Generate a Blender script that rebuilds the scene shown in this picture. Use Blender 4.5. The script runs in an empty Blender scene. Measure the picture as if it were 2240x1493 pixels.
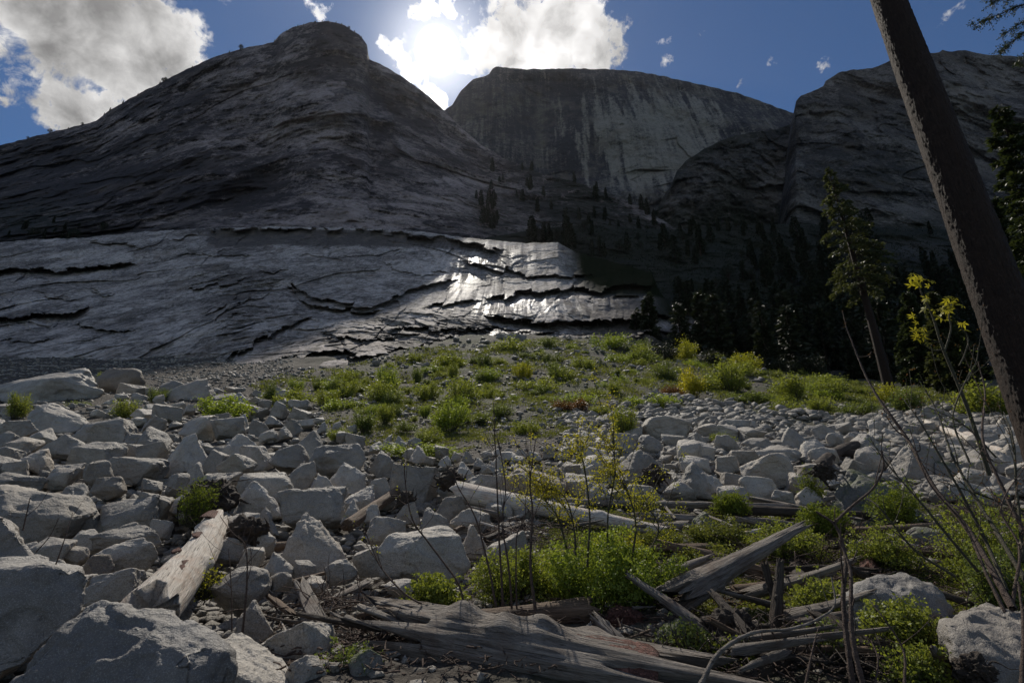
import bpy, bmesh, math, random
import numpy as np
from mathutils import Vector, Matrix

# ------------------------------------------------------------------ camera, light, sky
SC = bpy.context.scene
COL = SC.collection
F = 1058.0                      # focal length in pixels of a 2240 px wide frame
PITCH = math.radians(17.0)
CP, SP = math.cos(PITCH), math.sin(PITCH)
CH = 1.6
cam_d = bpy.data.cameras.new('camera')
cam_d.sensor_width = 36.0
cam_d.lens = 36.0 * F / 2240.0
cam_d.clip_start = 0.05
cam_d.clip_end = 20000
cam = bpy.data.objects.new('camera', cam_d)
COL.objects.link(cam)
cam.location = (0, 0, CH)
cam.rotation_euler = (math.radians(90) + PITCH, 0, 0)
SC.camera = cam
SC.view_settings.view_transform = 'Standard'
SC.view_settings.look = 'None'
SC.view_settings.exposure = -0.4
SC.view_settings.gamma = 1


def ray(px, py):
    a = (px - 1120.0) / F
    b = (746.5 - py) / F
    return np.array([a, CP - b * SP, SP + b * CP])


def at(px, py, Y):
    d = ray(px, py)
    return np.array([0, 0, CH]) + d * (Y / d[1])


SUN_DIR = Vector(ray(957, 112)).normalized()
sun_el = math.asin(SUN_DIR.z)
sun_az = math.atan2(SUN_DIR.x, SUN_DIR.y)
sd = bpy.data.lights.new('sun', 'SUN')
sd.energy = 4.9
sd.angle = math.radians(0.5)
sd.color = (1.0, 0.935, 0.83)
sun = bpy.data.objects.new('sun', sd)
COL.objects.link(sun)
sun.rotation_euler = SUN_DIR.to_track_quat('Z', 'Y').to_euler()
sun.location = (0, 0, 900)

W = bpy.data.worlds.new('World')
SC.world = W
W.use_nodes = True


class NT:
    """small node helper"""
    def __init__(s, nt):
        s.nt = nt
        s.n = nt.nodes
        s.l = nt.links

    def node(s, t, **k):
        n = s.n.new(t)
        for a, b in k.items():
            setattr(n, a, b)
        return n

    def put(s, sock, v):
        if hasattr(v, 'links') or isinstance(v, bpy.types.NodeSocket):
            s.l.new(v, sock)
        elif v is not None:
            sock.default_value = v

    def math(s, op, a, b=None, c=None, clamp=False):
        n = s.node('ShaderNodeMath', operation=op, use_clamp=clamp)
        s.put(n.inputs[0], a)
        if b is not None:
            s.put(n.inputs[1], b)
        if c is not None:
            s.put(n.inputs[2], c)
        return n.outputs[0]

    def vmath(s, op, a, b=None, out=0):
        n = s.node('ShaderNodeVectorMath', operation=op)
        s.put(n.inputs[0], a)
        if b is not None:
            s.put(n.inputs[1], b)
        return n.outputs[out]

    def noise(s, vec, scale, detail=4, rough=0.55, dist=0.0, col=False):
        n = s.node('ShaderNodeTexNoise')
        s.put(n.inputs['Vector'], vec)
        n.inputs['Scale'].default_value = scale
        n.inputs['Detail'].default_value = detail
        n.inputs['Roughness'].default_value = rough
        n.inputs['Distortion'].default_value = dist
        return n.outputs['Color' if col else 'Fac']

    def ramp(s, f, pts):
        n = s.node('ShaderNodeValToRGB')
        s.put(n.inputs[0], f)
        cr = n.color_ramp
        while len(cr.elements) < len(pts):
            cr.elements.new(0.5)
        for e, (p, c) in zip(cr.elements, pts):
            e.position = p
            e.color = (c, c, c, 1) if isinstance(c, (int, float)) else (*c, 1)
        return n.outputs[0]

    def mix(s, f, a, b, mode='MIX'):
        n = s.node('ShaderNodeMix', data_type='RGBA', blend_type=mode)
        s.put(n.inputs[0], f)
        for i, v in ((6, a), (7, b)):
            if isinstance(v, tuple):
                v = (*v, 1) if len(v) == 3 else v
            s.put(n.inputs[i], v)
        return n.outputs[2]

    def maprange(s, v, a, b, c=0.0, d=1.0):
        n = s.node('ShaderNodeMapRange')
        s.put(n.inputs[0], v)
        for i, x in enumerate((a, b, c, d)):
            n.inputs[1 + i].default_value = x
        return n.outputs[0]

    def mapping(s, vec, scale=(1, 1, 1), rot=(0, 0, 0)):
        n = s.node('ShaderNodeMapping')
        s.put(n.inputs[0], vec)
        n.inputs['Scale'].default_value = scale
        n.inputs['Rotation'].default_value = rot
        return n.outputs[0]


def build_world():
    nt = W.node_tree
    nt.nodes.clear()
    h = NT(nt)
    out = h.node('ShaderNodeOutputWorld')
    sky = h.node('ShaderNodeTexSky', sky_type='NISHITA')
    sky.sun_disc = False
    sky.sun_elevation = sun_el
    sky.sun_rotation = sun_az
    sky.altitude = 1300
    sky.air_density = 1.0
    sky.dust_density = 0.25
    sky.ozone_density = 2.0
    bg = h.node('ShaderNodeBackground')
    skc = h.mix(1.0, sky.outputs[0], (0.60, 0.86, 1.10), 'MULTIPLY')
    h.put(bg.inputs[0], skc)
    bg.inputs[1].default_value = 0.082
    tc = h.node('ShaderNodeTexCoord')
    v = h.vmath('NORMALIZE', tc.outputs['Generated'])
    blobs = [  # direction (as it stands in the view), radius, strength
        (60, 30, 190, 1.0), (230, 90, 190, 1.05), (370, 90, 130, 1.0), (120, 130, 130, 1.0), (300, 150, 130, 1.0),
        (170, 235, 110, 1.0), (240, 225, 90, .95), (30, 215, 50, .55), (130, 270, 60, .7),
        (1060, 105, 90, 1.0), (1130, 90, 140, 1.05), (1230, 60, 150, 1.1), (1280, 110, 110, 1.0), (1190, 130, 120, 1.0),
        (1100, 30, 120, .8), (880, 118, 60, .8), (905, 160, 50, .85), (930, 195, 40, .9), (970, 222, 50, 1.1), (945, 5, 50, .8), (985, 20, 50, .7), (1340, 90, 60, .8),
        (690, -5, 60, .62), (720, 45, 36, .5), (1463, 127, 46, .50), (1545, 180, 60, .52), (1641, 186, 44, .50), (1833, 132, 48, .50),
        (2080, 24, 66, .52), (1690, 128, 36, .42), (1440, 155, 34, .40), (1555, 95, 30, .40), (840, 100, 40, .7), (1330, 150, 70, .45),
        (1120, -160, 260, 1.0), (400, -200, 230, .9)]
    wide = [((0, -1, .45), 0.7), ((-1, -.5, .5), 0.5), ((1, -.6, .55), 0.5), ((-.2, -.3, 1), .5)]
    wn = h.noise(v, 12.0, 6, 0.6, 0.0, True)
    wv = h.node('ShaderNodeVectorMath', operation='SCALE')
    h.put(wv.inputs[0], h.vmath('SUBTRACT', wn, (.5, .5, .5)))
    wv.inputs['Scale'].default_value = 0.16
    vw = h.vmath('ADD', v, wv.outputs[0])
    acc = None
    for (x, y, r, s) in blobs:
        c = Vector(ray(x, y)).normalized()
        # equal angular size: radius shrinks off axis
        k = Vector(ray(x, y)).length
        d = h.vmath('DISTANCE', vw, tuple(c), out=1)
        m = h.math('MULTIPLY_ADD', d, -s / (r / F / k), s, clamp=True)
        acc = m if acc is None else h.math('SMOOTH_MAX', acc, m, 0.12)
    for c, rr in wide:   # out-of-view clouds added behind and above as neutral fill light
        d = h.vmath('DISTANCE', v, tuple(Vector(c).normalized()), out=1)
        acc = h.math('MAXIMUM', acc, h.math('MULTIPLY_ADD', d, -1.0 / rr, .84, clamp=True))
    n1 = h.noise(v, 9.0, 10, 0.60, 0.4)
    n2 = h.noise(v, 30.0, 10, 0.68, 0.9)
    nn = h.math('MULTIPLY_ADD', n2, 0.65, h.math('MULTIPLY', n1, 0.55))
    dens = h.math('ADD', h.math('MULTIPLY', acc, 0.88), nn)
    mask = h.maprange(dens, 0.90, 1.09)
    mask = h.math('POWER', mask, 1.3)
    dot = h.vmath('DOT_PRODUCT', v, tuple(SUN_DIR), out=1)
    glow = h.math('POWER', h.math('MAXIMUM', dot, 0.0), 38.0)
    vshift = h.vmath('ADD', v, (0.02, -0.03, 0.035))
    shade = h.noise(vshift, 11.0, 7, 0.55, 0.3)
    body = h.maprange(shade, 0.34, 0.60, 0.42, 1.15)
    thick = h.maprange(dens, 1.05, 1.6, 1.0, 0.62)
    cs = h.math('MULTIPLY', body, thick)
    cs = h.math('MULTIPLY', cs, h.math('MULTIPLY_ADD', glow, 1.1, 0.95))
    cb = h.node('ShaderNodeBackground')
    h.put(cb.inputs[0], (1.0, 0.985, 0.97, 1))
    h.put(cb.inputs[1], cs)
    ms = h.node('ShaderNodeMixShader')
    h.put(ms.inputs[0], mask)
    h.l.new(bg.outputs[0], ms.inputs[1])
    h.l.new(cb.outputs[0], ms.inputs[2])
    # the sun's own disc with its aureole
    ang = h.math('ARCCOSINE', h.math('MINIMUM', dot, 1.0))
    disc = h.maprange(ang, math.radians(1.0), math.radians(2.3), 9.0, 0.0)
    aur = h.math('MULTIPLY', h.math('POWER', h.math('MAXIMUM', dot, 0.0), 330.0), 1.3)
    aur2 = h.math('MULTIPLY', h.math('POWER', h.math('MAXIMUM', dot, 0.0), 60.0), 0.10)
    sb = h.node('ShaderNodeBackground')
    h.put(sb.inputs[0], (1.0, 0.97, 0.93, 1))
    h.put(sb.inputs[1], h.math('ADD', h.math('ADD', disc, aur), aur2))
    ad = h.node('ShaderNodeAddShader')
    h.l.new(ms.outputs[0], ad.inputs[0])
    h.l.new(sb.outputs[0], ad.inputs[1])
    h.l.new(ad.outputs[0], out.inputs[0])


build_world()

# ------------------------------------------------------------------ numeric helpers
rs = np.random.RandomState(7)
_perm = rs.permutation(256)
_perm = np.concatenate([_perm, _perm, _perm])
_g = rs.normal(size=(256, 3))
_g /= np.linalg.norm(_g, axis=1)[:, None]


_g32 = _g.astype(np.float32)
_gx, _gy, _gz = (np.ascontiguousarray(_g32[:, k]) for k in range(3))
_p32 = _perm.astype(np.int32)


def pn(p):
    p = np.asarray(p, float)
    i = np.floor(p).astype(np.int32)
    f = (p - i).astype(np.float32)
    i &= 255
    fx, fy, fz = f[:, 0], f[:, 1], f[:, 2]
    wx, wy, wz = (t * t * t * (t * (t * 6 - 15) + 10) for t in (fx, fy, fz))
    ix, iy, iz = i[:, 0], i[:, 1], i[:, 2]
    r = np.zeros(len(p), np.float32)
    for dx in (0, 1):
        hx = _p32[ix + dx]
        ax = wx if dx else 1 - wx
        for dy in (0, 1):
            hy = _p32[hx + ((iy + dy) & 255)]
            ay = ax * (wy if dy else 1 - wy)
            for dz in (0, 1):
                h = _p32[hy + ((iz + dz) & 255)]
                r += ay * (wz if dz else 1 - wz) * (_gx[h] * (fx - dx) + _gy[h] * (fy - dy) + _gz[h] * (fz - dz))
    return r * 1.5


def fbm(p, o=4, gain=0.5, lac=2.03):
    p = np.asarray(p, float)
    a, s = 1.0, 0.0
    for k in range(o):
        s = s + a * pn(p + 17.3 * k)
        p = p * lac
        a *= gain
    return s


def ridged(p, o=4, gain=0.5, lac=2.05):
    p = np.asarray(p, float)
    a, s = 1.0, 0.0
    for k in range(o):
        s = s + a * (1 - 2 * np.abs(pn(p + 11.7 * k)))
        p = p * lac
        a *= gain
    return s


def facets(u, v, seed=0, tilt=1.0):
    """flat tilted plates with sharp joints: returns offset and distance to the joint"""
    iu, iv = np.floor(u).astype(int), np.floor(v).astype(int)
    best = np.full(u.shape, 9e9)
    sec = np.full(u.shape, 9e9)
    val = np.zeros(u.shape)
    for du in (-1, 0, 1):
        for dv in (-1, 0, 1):
            a = _perm[_perm[(iu + du + seed * 13) & 255] + ((iv + dv) & 255)]
            b_ = _perm[a + 71]
            c_ = _perm[b_ + 31]
            d_ = _perm[c_ + 17]
            e_ = _perm[d_ + 5]
            su = iu + du + a / 255.0
            sv = iv + dv + b_ / 255.0
            d = (u - su) ** 2 + (v - sv) ** 2
            o = (c_ / 255.0 - .5) + tilt * ((d_ / 255.0 - .5) * (u - su) + (e_ / 255.0 - .5) * (v - sv)) * 1.6
            m = d < best
            sec = np.where(m, best, np.minimum(sec, d))
            val = np.where(m, o, val)
            best = np.where(m, d, best)
    return val, np.sqrt(sec) - np.sqrt(best)


def plates(P, su, sv, ang, warp, seed, crack=.25, cw=.06):
    """plates on a rock face, su by sv metres, running at angle ang; offset about -0.5..0.5, positive is a recess"""
    w = np.stack([pn(P / (su * 1.3) + seed), pn(P / (su * 1.3) + seed + 40)], 1) + .5 * np.stack([pn(P / (su * .4) + seed), pn(P / (su * .4) + seed + 20)], 1)
    ca, sa = math.cos(ang), math.sin(ang)
    x, z = P[:, 0] + .35 * P[:, 1], P[:, 2]
    u = (x * ca + z * sa) / su + warp * w[:, 0]
    v = (-x * sa + z * ca) / sv + warp * w[:, 1]
    o, e = facets(u, v, seed)
    return o + crack * (1 - smooth(e, 0, cw))


def smooth(x, a, b):
    t = np.clip((x - a) / (b - a), 0, 1)
    return t * t * (3 - 2 * t)


def mesh_np(name, V, Fq, smooth_=False):
    V = np.ascontiguousarray(V, dtype=np.float32)
    Fq = np.ascontiguousarray(Fq, dtype=np.int32)
    me = bpy.data.meshes.new(name)
    me.vertices.add(len(V))
    me.vertices.foreach_set('co', V.ravel())
    n, k = Fq.shape
    me.loops.add(n * k)
    me.loops.foreach_set('vertex_index', Fq.ravel())
    me.polygons.add(n)
    me.polygons.foreach_set('loop_start', np.arange(0, n * k, k, dtype=np.int32))
    me.polygons.foreach_set('loop_total', np.full(n, k, dtype=np.int32))
    if smooth_:
        me.polygons.foreach_set('use_smooth', np.ones(n, dtype=bool))
    me.update(calc_edges=True)
    return me


def link(name, me, mat=None, parent=None, loc=None):
    o = bpy.data.objects.new(name, me)
    COL.objects.link(o)
    if mat is not None and me is not None and len(me.materials) == 0:
        me.materials.append(mat)
    if parent is not None:
        o.parent = parent
    if loc is not None:
        o.location = loc
    return o


def tag(o, label=None, cat=None, group=None, kind=None):
    if label:
        o['label'] = label
    if cat:
        o['category'] = cat
    if group:
        o['group'] = group
    if kind:
        o['kind'] = kind
    return o


def thing(name, label, cat, loc=(0, 0, 0), group=None):
    o = bpy.data.objects.new(name, None)
    COL.objects.link(o)
    o.location = loc
    o.empty_display_size = 0.2
    return tag(o, label, cat, group)


def copy_tree(o, parent=None):
    c = o.copy()
    COL.objects.link(c)
    if parent is not None:
        c.parent = parent
    for ch in list(o.children):
        copy_tree(ch, c)
    return c


def grid_faces(nr, nc):
    i = np.arange(nr - 1)[:, None] * nc + np.arange(nc - 1)[None, :]
    i = i.ravel()
    return np.stack([i, i + 1, i + nc + 1, i + nc], 1)


def attr(me, name, vals):
    a = me.attributes.new(name, 'FLOAT', 'POINT')
    a.data.foreach_set('value', np.ascontiguousarray(vals, dtype=np.float32))


# ------------------------------------------------------------------ materials
def new_mat(name):
    m = bpy.data.materials.new(name)
    m.use_nodes = True
    m.node_tree.nodes.clear()
    h = NT(m.node_tree)
    out = h.node('ShaderNodeOutputMaterial')
    b = h.node('ShaderNodeBsdfPrincipled')
    h.l.new(b.outputs[0], out.inputs[0])
    return m, h, b, out


def bump(h, b, hgt, dist, strength=1.0):
    n = h.node('ShaderNodeBump')
    n.inputs['Strength'].default_value = strength
    n.inputs['Distance'].default_value = dist
    h.put(n.inputs['Height'], hgt)
    h.l.new(n.outputs[0], b.inputs['Normal'])
    return n


def mat_granite(name, lo, hi, scale=1.0, moss=0.0, sparkle=0.35):
    m, h, b, out = new_mat(name)
    tc = h.node('ShaderNodeTexCoord')
    oi = h.node('ShaderNodeObjectInfo')
    geo = h.node('ShaderNodeNewGeometry')
    P = h.vmath('ADD', geo.outputs['Position'], None)
    big = h.noise(P, 1.6 * scale, 5, 0.6, 0.4)
    spk = h.noise(P, 75 * scale, 2, 0.7)
    fine = h.noise(P, 14 * scale, 6, 0.65)
    c = h.mix(h.maprange(big, 0.3, 0.7), lo, hi)
    rnd = oi.outputs['Random']
    c = h.mix(h.maprange(rnd, 0.72, 0.95, 0, 0.45), c, (0.34, 0.275, 0.205))
    c = h.mix(h.maprange(spk, 0.52, 0.66, 0, 0.55), c, (0.09, 0.09, 0.09))
    c = h.mix(h.maprange(spk, 0.44, 0.36, 0, 0.35), c, (0.60, 0.59, 0.57))
    stain = h.noise(P, 3.1 * scale, 6, 0.7, 1.0)
    c = h.mix(h.maprange(stain, 0.52, 0.70, 0, 0.36), c, (0.13, 0.105, 0.08))
    c = h.mix(h.maprange(fine, 0.5, 0.68, 0, 0.22), c, (0.10, 0.092, 0.083))
    val = h.math('MULTIPLY_ADD', h.math('FRACT', h.math('MULTIPLY', rnd, 7.31)), 0.50, 0.66)
    c = h.mix(1.0, c, h.node('ShaderNodeCombineColor').outputs[0], 'MULTIPLY') if False else c
    hv = h.node('ShaderNodeHueSaturation')
    h.put(hv.inputs['Value'], val)
    h.put(hv.inputs['Color'], c)
    c = hv.outputs[0]
    if moss:
        sep = h.node('ShaderNodeSeparateXYZ')
        h.l.new(geo.outputs['Normal'], sep.inputs[0])
        mm = h.math('MULTIPLY', h.maprange(sep.outputs[2], 0.3, 0.75), h.maprange(h.noise(P, 4, 5, 0.7), 0.5 - 0.15 * moss, 0.58))
        c = h.mix(mm, c, (0.075, 0.095, 0.02))
    h.put(b.inputs['Base Color'], c)
    b.inputs['Roughness'].default_value = 0.62
    b.inputs['Specular IOR Level'].default_value = sparkle
    hg = h.math('MULTIPLY_ADD', fine, 0.7, h.math('MULTIPLY', spk, 0.12))
    hg = h.math('MULTIPLY_ADD', h.noise(h.mapping(P, (1, 1, 2.2)), 4.5 * scale, 9, 0.66, 0.4), .7, hg)
    bump(h, b, hg, 0.065 / scale, 0.9)
    return m


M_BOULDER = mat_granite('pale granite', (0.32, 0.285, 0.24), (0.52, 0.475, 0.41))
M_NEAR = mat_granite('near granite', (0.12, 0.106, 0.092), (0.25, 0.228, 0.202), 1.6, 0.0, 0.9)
M_MOSSY = mat_granite('mossy granite', (0.17, 0.16, 0.14), (0.30, 0.28, 0.25), 1.0, 1.0)
M_TAN = mat_granite('tan granite', (0.21, 0.17, 0.13), (0.34, 0.28, 0.21))
M_DARKROCK = mat_granite('dark rock', (0.06, 0.055, 0.05), (0.14, 0.125, 0.11))
M_RUBBLE = mat_granite('rubble granite', (0.20, 0.178, 0.15), (0.42, 0.382, 0.325))


def mat_wood(name, c0, c1, c2, sc=1.0, bark=0.0):
    """weathered wood; the grain runs along the object's local X"""
    m, h, b, out = new_mat(name)
    tc = h.node('ShaderNodeTexCoord')
    P = tc.outputs['Object']
    g = h.noise(h.mapping(P, (1.2, 16, 16)), 2.2 * sc, 6, 0.7, 0.5)
    g2 = h.noise(h.mapping(P, (1.5, 50, 50)), 1.6 * sc, 4, 0.7, 0.2)
    n = h.noise(P, 3.0 * sc, 6, 0.65, 0.3)
    c = h.mix(h.maprange(g, 0.32, 0.68), c0, c1)
    c = h.mix(h.maprange(n, 0.5, 0.72, 0, 0.75), c, c2)
    crack = h.maprange(g2, 0.36, 0.44, 1, 0)
    c = h.mix(h.math('MULTIPLY', crack, 0.75), c, (0.03, 0.024, 0.018))
    h.put(b.inputs['Base Color'], c)
    b.inputs['Roughness'].default_value = 0.75
    b.inputs['Specular IOR Level'].default_value = 0.3
    hg = h.math('ADD', h.math('MULTIPLY', g, 1.0), h.math('MULTIPLY', g2, 0.6))
    if bark:
        vo = h.node('ShaderNodeTexVoronoi', feature='DISTANCE_TO_EDGE')
        h.put(vo.inputs['Vector'], h.mapping(h.vmath('ADD', P, h.vmath('SCALE', h.noise(P, 5, 4, 0.6, col=True), None)), (2.2, 7, 7)))
        vo.inputs['Scale'].default_value = 2.0 * sc
        hg = h.math('ADD', hg, h.maprange(vo.outputs[0], 0.0, 0.16, 0, 1.2))
    bump(h, b, hg, 0.035, 1.0)
    return m


M_GREYWOOD = mat_wood('weathered grey wood', (0.10, 0.083, 0.068), (0.34, 0.30, 0.26), (0.15, 0.105, 0.08))
M_PALEWOOD = mat_wood('pale bare wood', (0.50, 0.43, 0.36), (0.80, 0.74, 0.65), (0.52, 0.36, 0.26))
M_BROWNWOOD = mat_wood('brown wood', (0.10, 0.068, 0.045), (0.28, 0.20, 0.14), (0.15, 0.10, 0.07))
M_DARKWOOD = mat_wood('dark rotten wood', (0.03, 0.022, 0.018), (0.10, 0.078, 0.06), (0.06, 0.04, 0.03))
M_REDBARK = mat_wood('reddish bark', (0.09, 0.045, 0.035), (0.32, 0.15, 0.115), (0.12, 0.07, 0.055), 1.2, 1)
M_BARK = mat_wood('pine bark', (0.022, 0.013, 0.009), (0.078, 0.046, 0.031), (0.05, 0.028, 0.019), 0.9, 1)
M_STEM = mat_wood('young stem', (0.055, 0.05, 0.03), (0.12, 0.11, 0.07), (0.09, 0.07, 0.05))
M_TWIG = mat_wood('dead twig', (0.07, 0.045, 0.035), (0.16, 0.11, 0.085), (0.10, 0.07, 0.05))


def mat_leaf(name, c0, c1, trans=0.5, rough=0.5, spec=0.3):
    m, h, b, out = new_mat(name)
    geo = h.node('ShaderNodeNewGeometry')
    rnd = geo.outputs['Random Per Island']
    n = h.noise(geo.outputs['Position'], 1.7, 3, 0.6)
    c = h.mix(h.math('MULTIPLY_ADD', n, 0.6, h.math('MULTIPLY', rnd, 0.45), clamp=True), c0, c1)
    h.put(b.inputs['Base Color'], c)
    b.inputs['Roughness'].default_value = rough
    b.inputs['Specular IOR Level'].default_value = spec
    tr = h.node('ShaderNodeBsdfTranslucent')
    h.put(tr.inputs[0], h.mix(1.0, c, (1.25, 1.2, 0.6), 'MULTIPLY'))
    ms = h.node('ShaderNodeMixShader')
    ms.inputs[0].default_value = trans
    h.l.new(b.outputs[0], ms.inputs[1])
    h.l.new(tr.outputs[0], ms.inputs[2])
    h.l.new(ms.outputs[0], out.inputs[0])
    return m


M_GREEN = mat_leaf('fresh green leaves', (0.12, 0.16, 0.035), (0.30, 0.33, 0.075))
M_VIVID = mat_leaf('vivid green leaves', (0.14, 0.20, 0.035), (0.30, 0.36, 0.07))
M_YELGREEN = mat_leaf('yellow green leaves', (0.20, 0.23, 0.03), (0.40, 0.38, 0.05))
M_YELLOW = mat_leaf('yellow leaves', (0.28, 0.27, 0.03), (0.50, 0.45, 0.05), 0.5)
M_OLIVE = mat_leaf('olive leaves', (0.09, 0.125, 0.035), (0.20, 0.24, 0.075), 0.45)
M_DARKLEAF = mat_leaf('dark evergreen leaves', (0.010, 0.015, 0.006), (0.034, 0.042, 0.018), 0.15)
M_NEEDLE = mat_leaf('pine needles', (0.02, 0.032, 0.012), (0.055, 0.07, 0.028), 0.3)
M_NEEDLE2 = mat_leaf('olive needles', (0.035, 0.045, 0.022), (0.09, 0.10, 0.045), 0.4)  # needles of a lighter olive green
M_BROWNLEAF = mat_leaf('dead brown leaves', (0.10, 0.05, 0.025), (0.24, 0.12, 0.05), 0.3)
M_GRASS = mat_leaf('grass and moss', (0.085, 0.105, 0.028), (0.21, 0.225, 0.06), 0.45)
M_MOSS = mat_leaf('moss', (0.09, 0.13, 0.018), (0.22, 0.26, 0.04), 0.45, 0.7)


def mat_ground():
    m, h, b, out = new_mat('gravelly soil')
    geo = h.node('ShaderNodeNewGeometry')
    P = geo.outputs['Position']
    n = h.noise(P, 0.35, 6, 0.62)
    g = h.noise(P, 9, 6, 0.7)
    vo = h.node('ShaderNodeTexVoronoi')
    h.put(vo.inputs['Vector'], P)
    vo.inputs['Scale'].default_value = 7
    c = h.mix(h.maprange(g, 0.35, 0.65), (0.035, 0.027, 0.020), (0.11, 0.092, 0.072))
    c = h.mix(h.maprange(vo.outputs['Distance'], 0.1, 0.42, 0.55, 0), c, (0.24, 0.225, 0.20))
    at_ = h.node('ShaderNodeAttribute', attribute_name='green')
    f = h.math('MULTIPLY', at_.outputs['Fac'], h.maprange(n, 0.40, 0.58))
    c = h.mix(f, c, (0.06, 0.075, 0.018))
    h.put(b.inputs['Base Color'], c)
    b.inputs['Roughness'].default_value = 0.9
    hg = h.math('SUBTRACT', g, h.math('MULTIPLY', vo.outputs['Distance'], 0.9))
    bump(h, b, hg, 0.12, 1.0)
    return m


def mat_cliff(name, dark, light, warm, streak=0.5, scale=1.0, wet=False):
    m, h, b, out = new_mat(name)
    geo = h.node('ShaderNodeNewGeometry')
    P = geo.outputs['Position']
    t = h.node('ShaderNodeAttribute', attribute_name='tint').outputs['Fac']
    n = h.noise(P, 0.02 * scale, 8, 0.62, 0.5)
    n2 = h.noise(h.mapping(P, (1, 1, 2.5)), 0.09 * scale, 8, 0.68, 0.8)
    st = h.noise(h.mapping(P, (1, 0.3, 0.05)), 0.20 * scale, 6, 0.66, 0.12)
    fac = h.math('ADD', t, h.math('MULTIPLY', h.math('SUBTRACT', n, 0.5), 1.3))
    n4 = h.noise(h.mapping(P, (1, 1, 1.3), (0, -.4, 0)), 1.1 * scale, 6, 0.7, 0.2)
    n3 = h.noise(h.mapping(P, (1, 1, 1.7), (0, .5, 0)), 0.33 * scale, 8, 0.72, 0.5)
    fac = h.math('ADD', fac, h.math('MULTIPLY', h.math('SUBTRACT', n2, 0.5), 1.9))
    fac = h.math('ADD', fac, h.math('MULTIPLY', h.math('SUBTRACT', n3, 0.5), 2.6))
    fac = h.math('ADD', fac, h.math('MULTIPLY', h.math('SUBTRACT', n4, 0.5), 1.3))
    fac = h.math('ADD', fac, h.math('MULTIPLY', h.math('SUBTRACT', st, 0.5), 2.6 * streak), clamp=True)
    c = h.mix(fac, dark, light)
    ck = h.noise(h.mapping(P, (1, 1, 1.8), (0, .6, 0)), .045 * scale, 7, .62, 1.2)
    ckf = h.math('ABSOLUTE', h.math('SUBTRACT', ck, .5))
    c = h.mix(h.maprange(ckf, 0.0, 0.012, 0.75, 0), c, (.02, .019, .018))
    w = h.noise(P, 0.035 * scale, 6, 0.6)
    c = h.mix(h.maprange(w, 0.52, 0.68, 0, 0.6), c, warm)
    sep = h.node('ShaderNodeSeparateXYZ')
    h.l.new(geo.outputs['Normal'], sep.inputs[0])
    veg = h.math('MULTIPLY', h.maprange(sep.outputs[2], 0.62, 0.85), h.maprange(h.noise(P, 0.12 * scale, 6, 0.7), 0.5, 0.6))
    vega = h.node('ShaderNodeAttribute', attribute_name='veg').outputs['Fac']
    veg = h.math('MAXIMUM', h.math('MULTIPLY', veg, 0.6), h.math('MULTIPLY', vega, h.maprange(h.noise(P, (0.15 if not wet else .04) * scale, 7, 0.7), *((.22, .38) if (wet or name == 'forest slope') else (0.36, 0.46)))))
    c = h.mix(veg, c, (0.018, 0.022, 0.012))
    h.put(b.inputs['Base Color'], c)
    b.inputs['Roughness'].default_value = 0.85
    b.inputs['Specular IOR Level'].default_value = 0.25
    if wet:
        h.put(b.inputs['Specular IOR Level'], 0.2)
        wa = h.node('ShaderNodeAttribute', attribute_name='wet').outputs['Fac']
        stw = h.noise(h.mapping(P, (1, 0.05, 0.04)), 0.55, 5, 0.62, 0.05)
        wf = h.math('MULTIPLY', wa, h.maprange(stw, 0.46, 0.545))
        h.put(b.inputs['Roughness'], h.math('MULTIPLY_ADD', wf, -0.38, 0.80))
        h.put(b.inputs['Specular IOR Level'], h.math('MULTIPLY', h.math('MULTIPLY_ADD', wf, 0.6, 0.12), h.math('SUBTRACT', 1.0, veg, clamp=True)))
    hg = h.math('ADD', h.math('MULTIPLY', h.noise(P, .09 * scale, 8, .66, .3), .6), h.math('MULTIPLY', h.noise(h.mapping(P, (1, 1, 1.4)), 0.5 * scale, 8, 0.7, 0.3), 0.5))
    bump(h, b, hg, 3.2 / scale if not wet else 0.34, 0.9)
    return m


M_GROUND = mat_ground()
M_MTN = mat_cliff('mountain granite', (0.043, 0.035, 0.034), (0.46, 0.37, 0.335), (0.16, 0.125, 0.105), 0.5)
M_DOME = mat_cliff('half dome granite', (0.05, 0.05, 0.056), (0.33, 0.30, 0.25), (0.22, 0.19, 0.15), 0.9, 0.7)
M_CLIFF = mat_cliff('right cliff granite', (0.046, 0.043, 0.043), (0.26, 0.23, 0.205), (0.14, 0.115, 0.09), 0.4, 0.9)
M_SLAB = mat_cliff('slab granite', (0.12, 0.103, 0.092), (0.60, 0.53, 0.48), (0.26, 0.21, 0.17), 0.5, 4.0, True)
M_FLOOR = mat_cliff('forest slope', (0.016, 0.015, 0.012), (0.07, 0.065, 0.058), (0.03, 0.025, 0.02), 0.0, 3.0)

# ------------------------------------------------------------------ the ground
TY = np.array([-400, -20, 0, 4, 6.5, 10, 13, 17, 22, 30, 42, 60, 80, 95, 120, 200, 600.])
TC = np.array([-3, -.3, 0, .25, .38, .92, 1.6, 2.64, 3.95, 6.2, 10, 16.9, 25.3, 32.0, 38, 44, 60])
TL = np.array([-3, -.3, 0, .25, .40, .98, 1.65, 2.6, 3.8, 5.9, 9.4, 15.4, 22.6, 27.6, 33, 44, 60])
TR = np.array([-3, -.3, 0, .22, .34, .80, 1.35, 2.1, 3.2, 5.0, 8.0, 12.9, 17.8, 22.0, 30, 60, 80])
_d = np.arange(-400, 600, 0.25)


def _sm(t):
    v = np.interp(_d, TY, t)
    k = np.hanning(17)
    k /= k.sum()
    return np.convolve(np.pad(v, 8, mode='edge'), k, 'valid')


_tc, _tl, _tr = _sm(TC), _sm(TL), _sm(TR)


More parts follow.
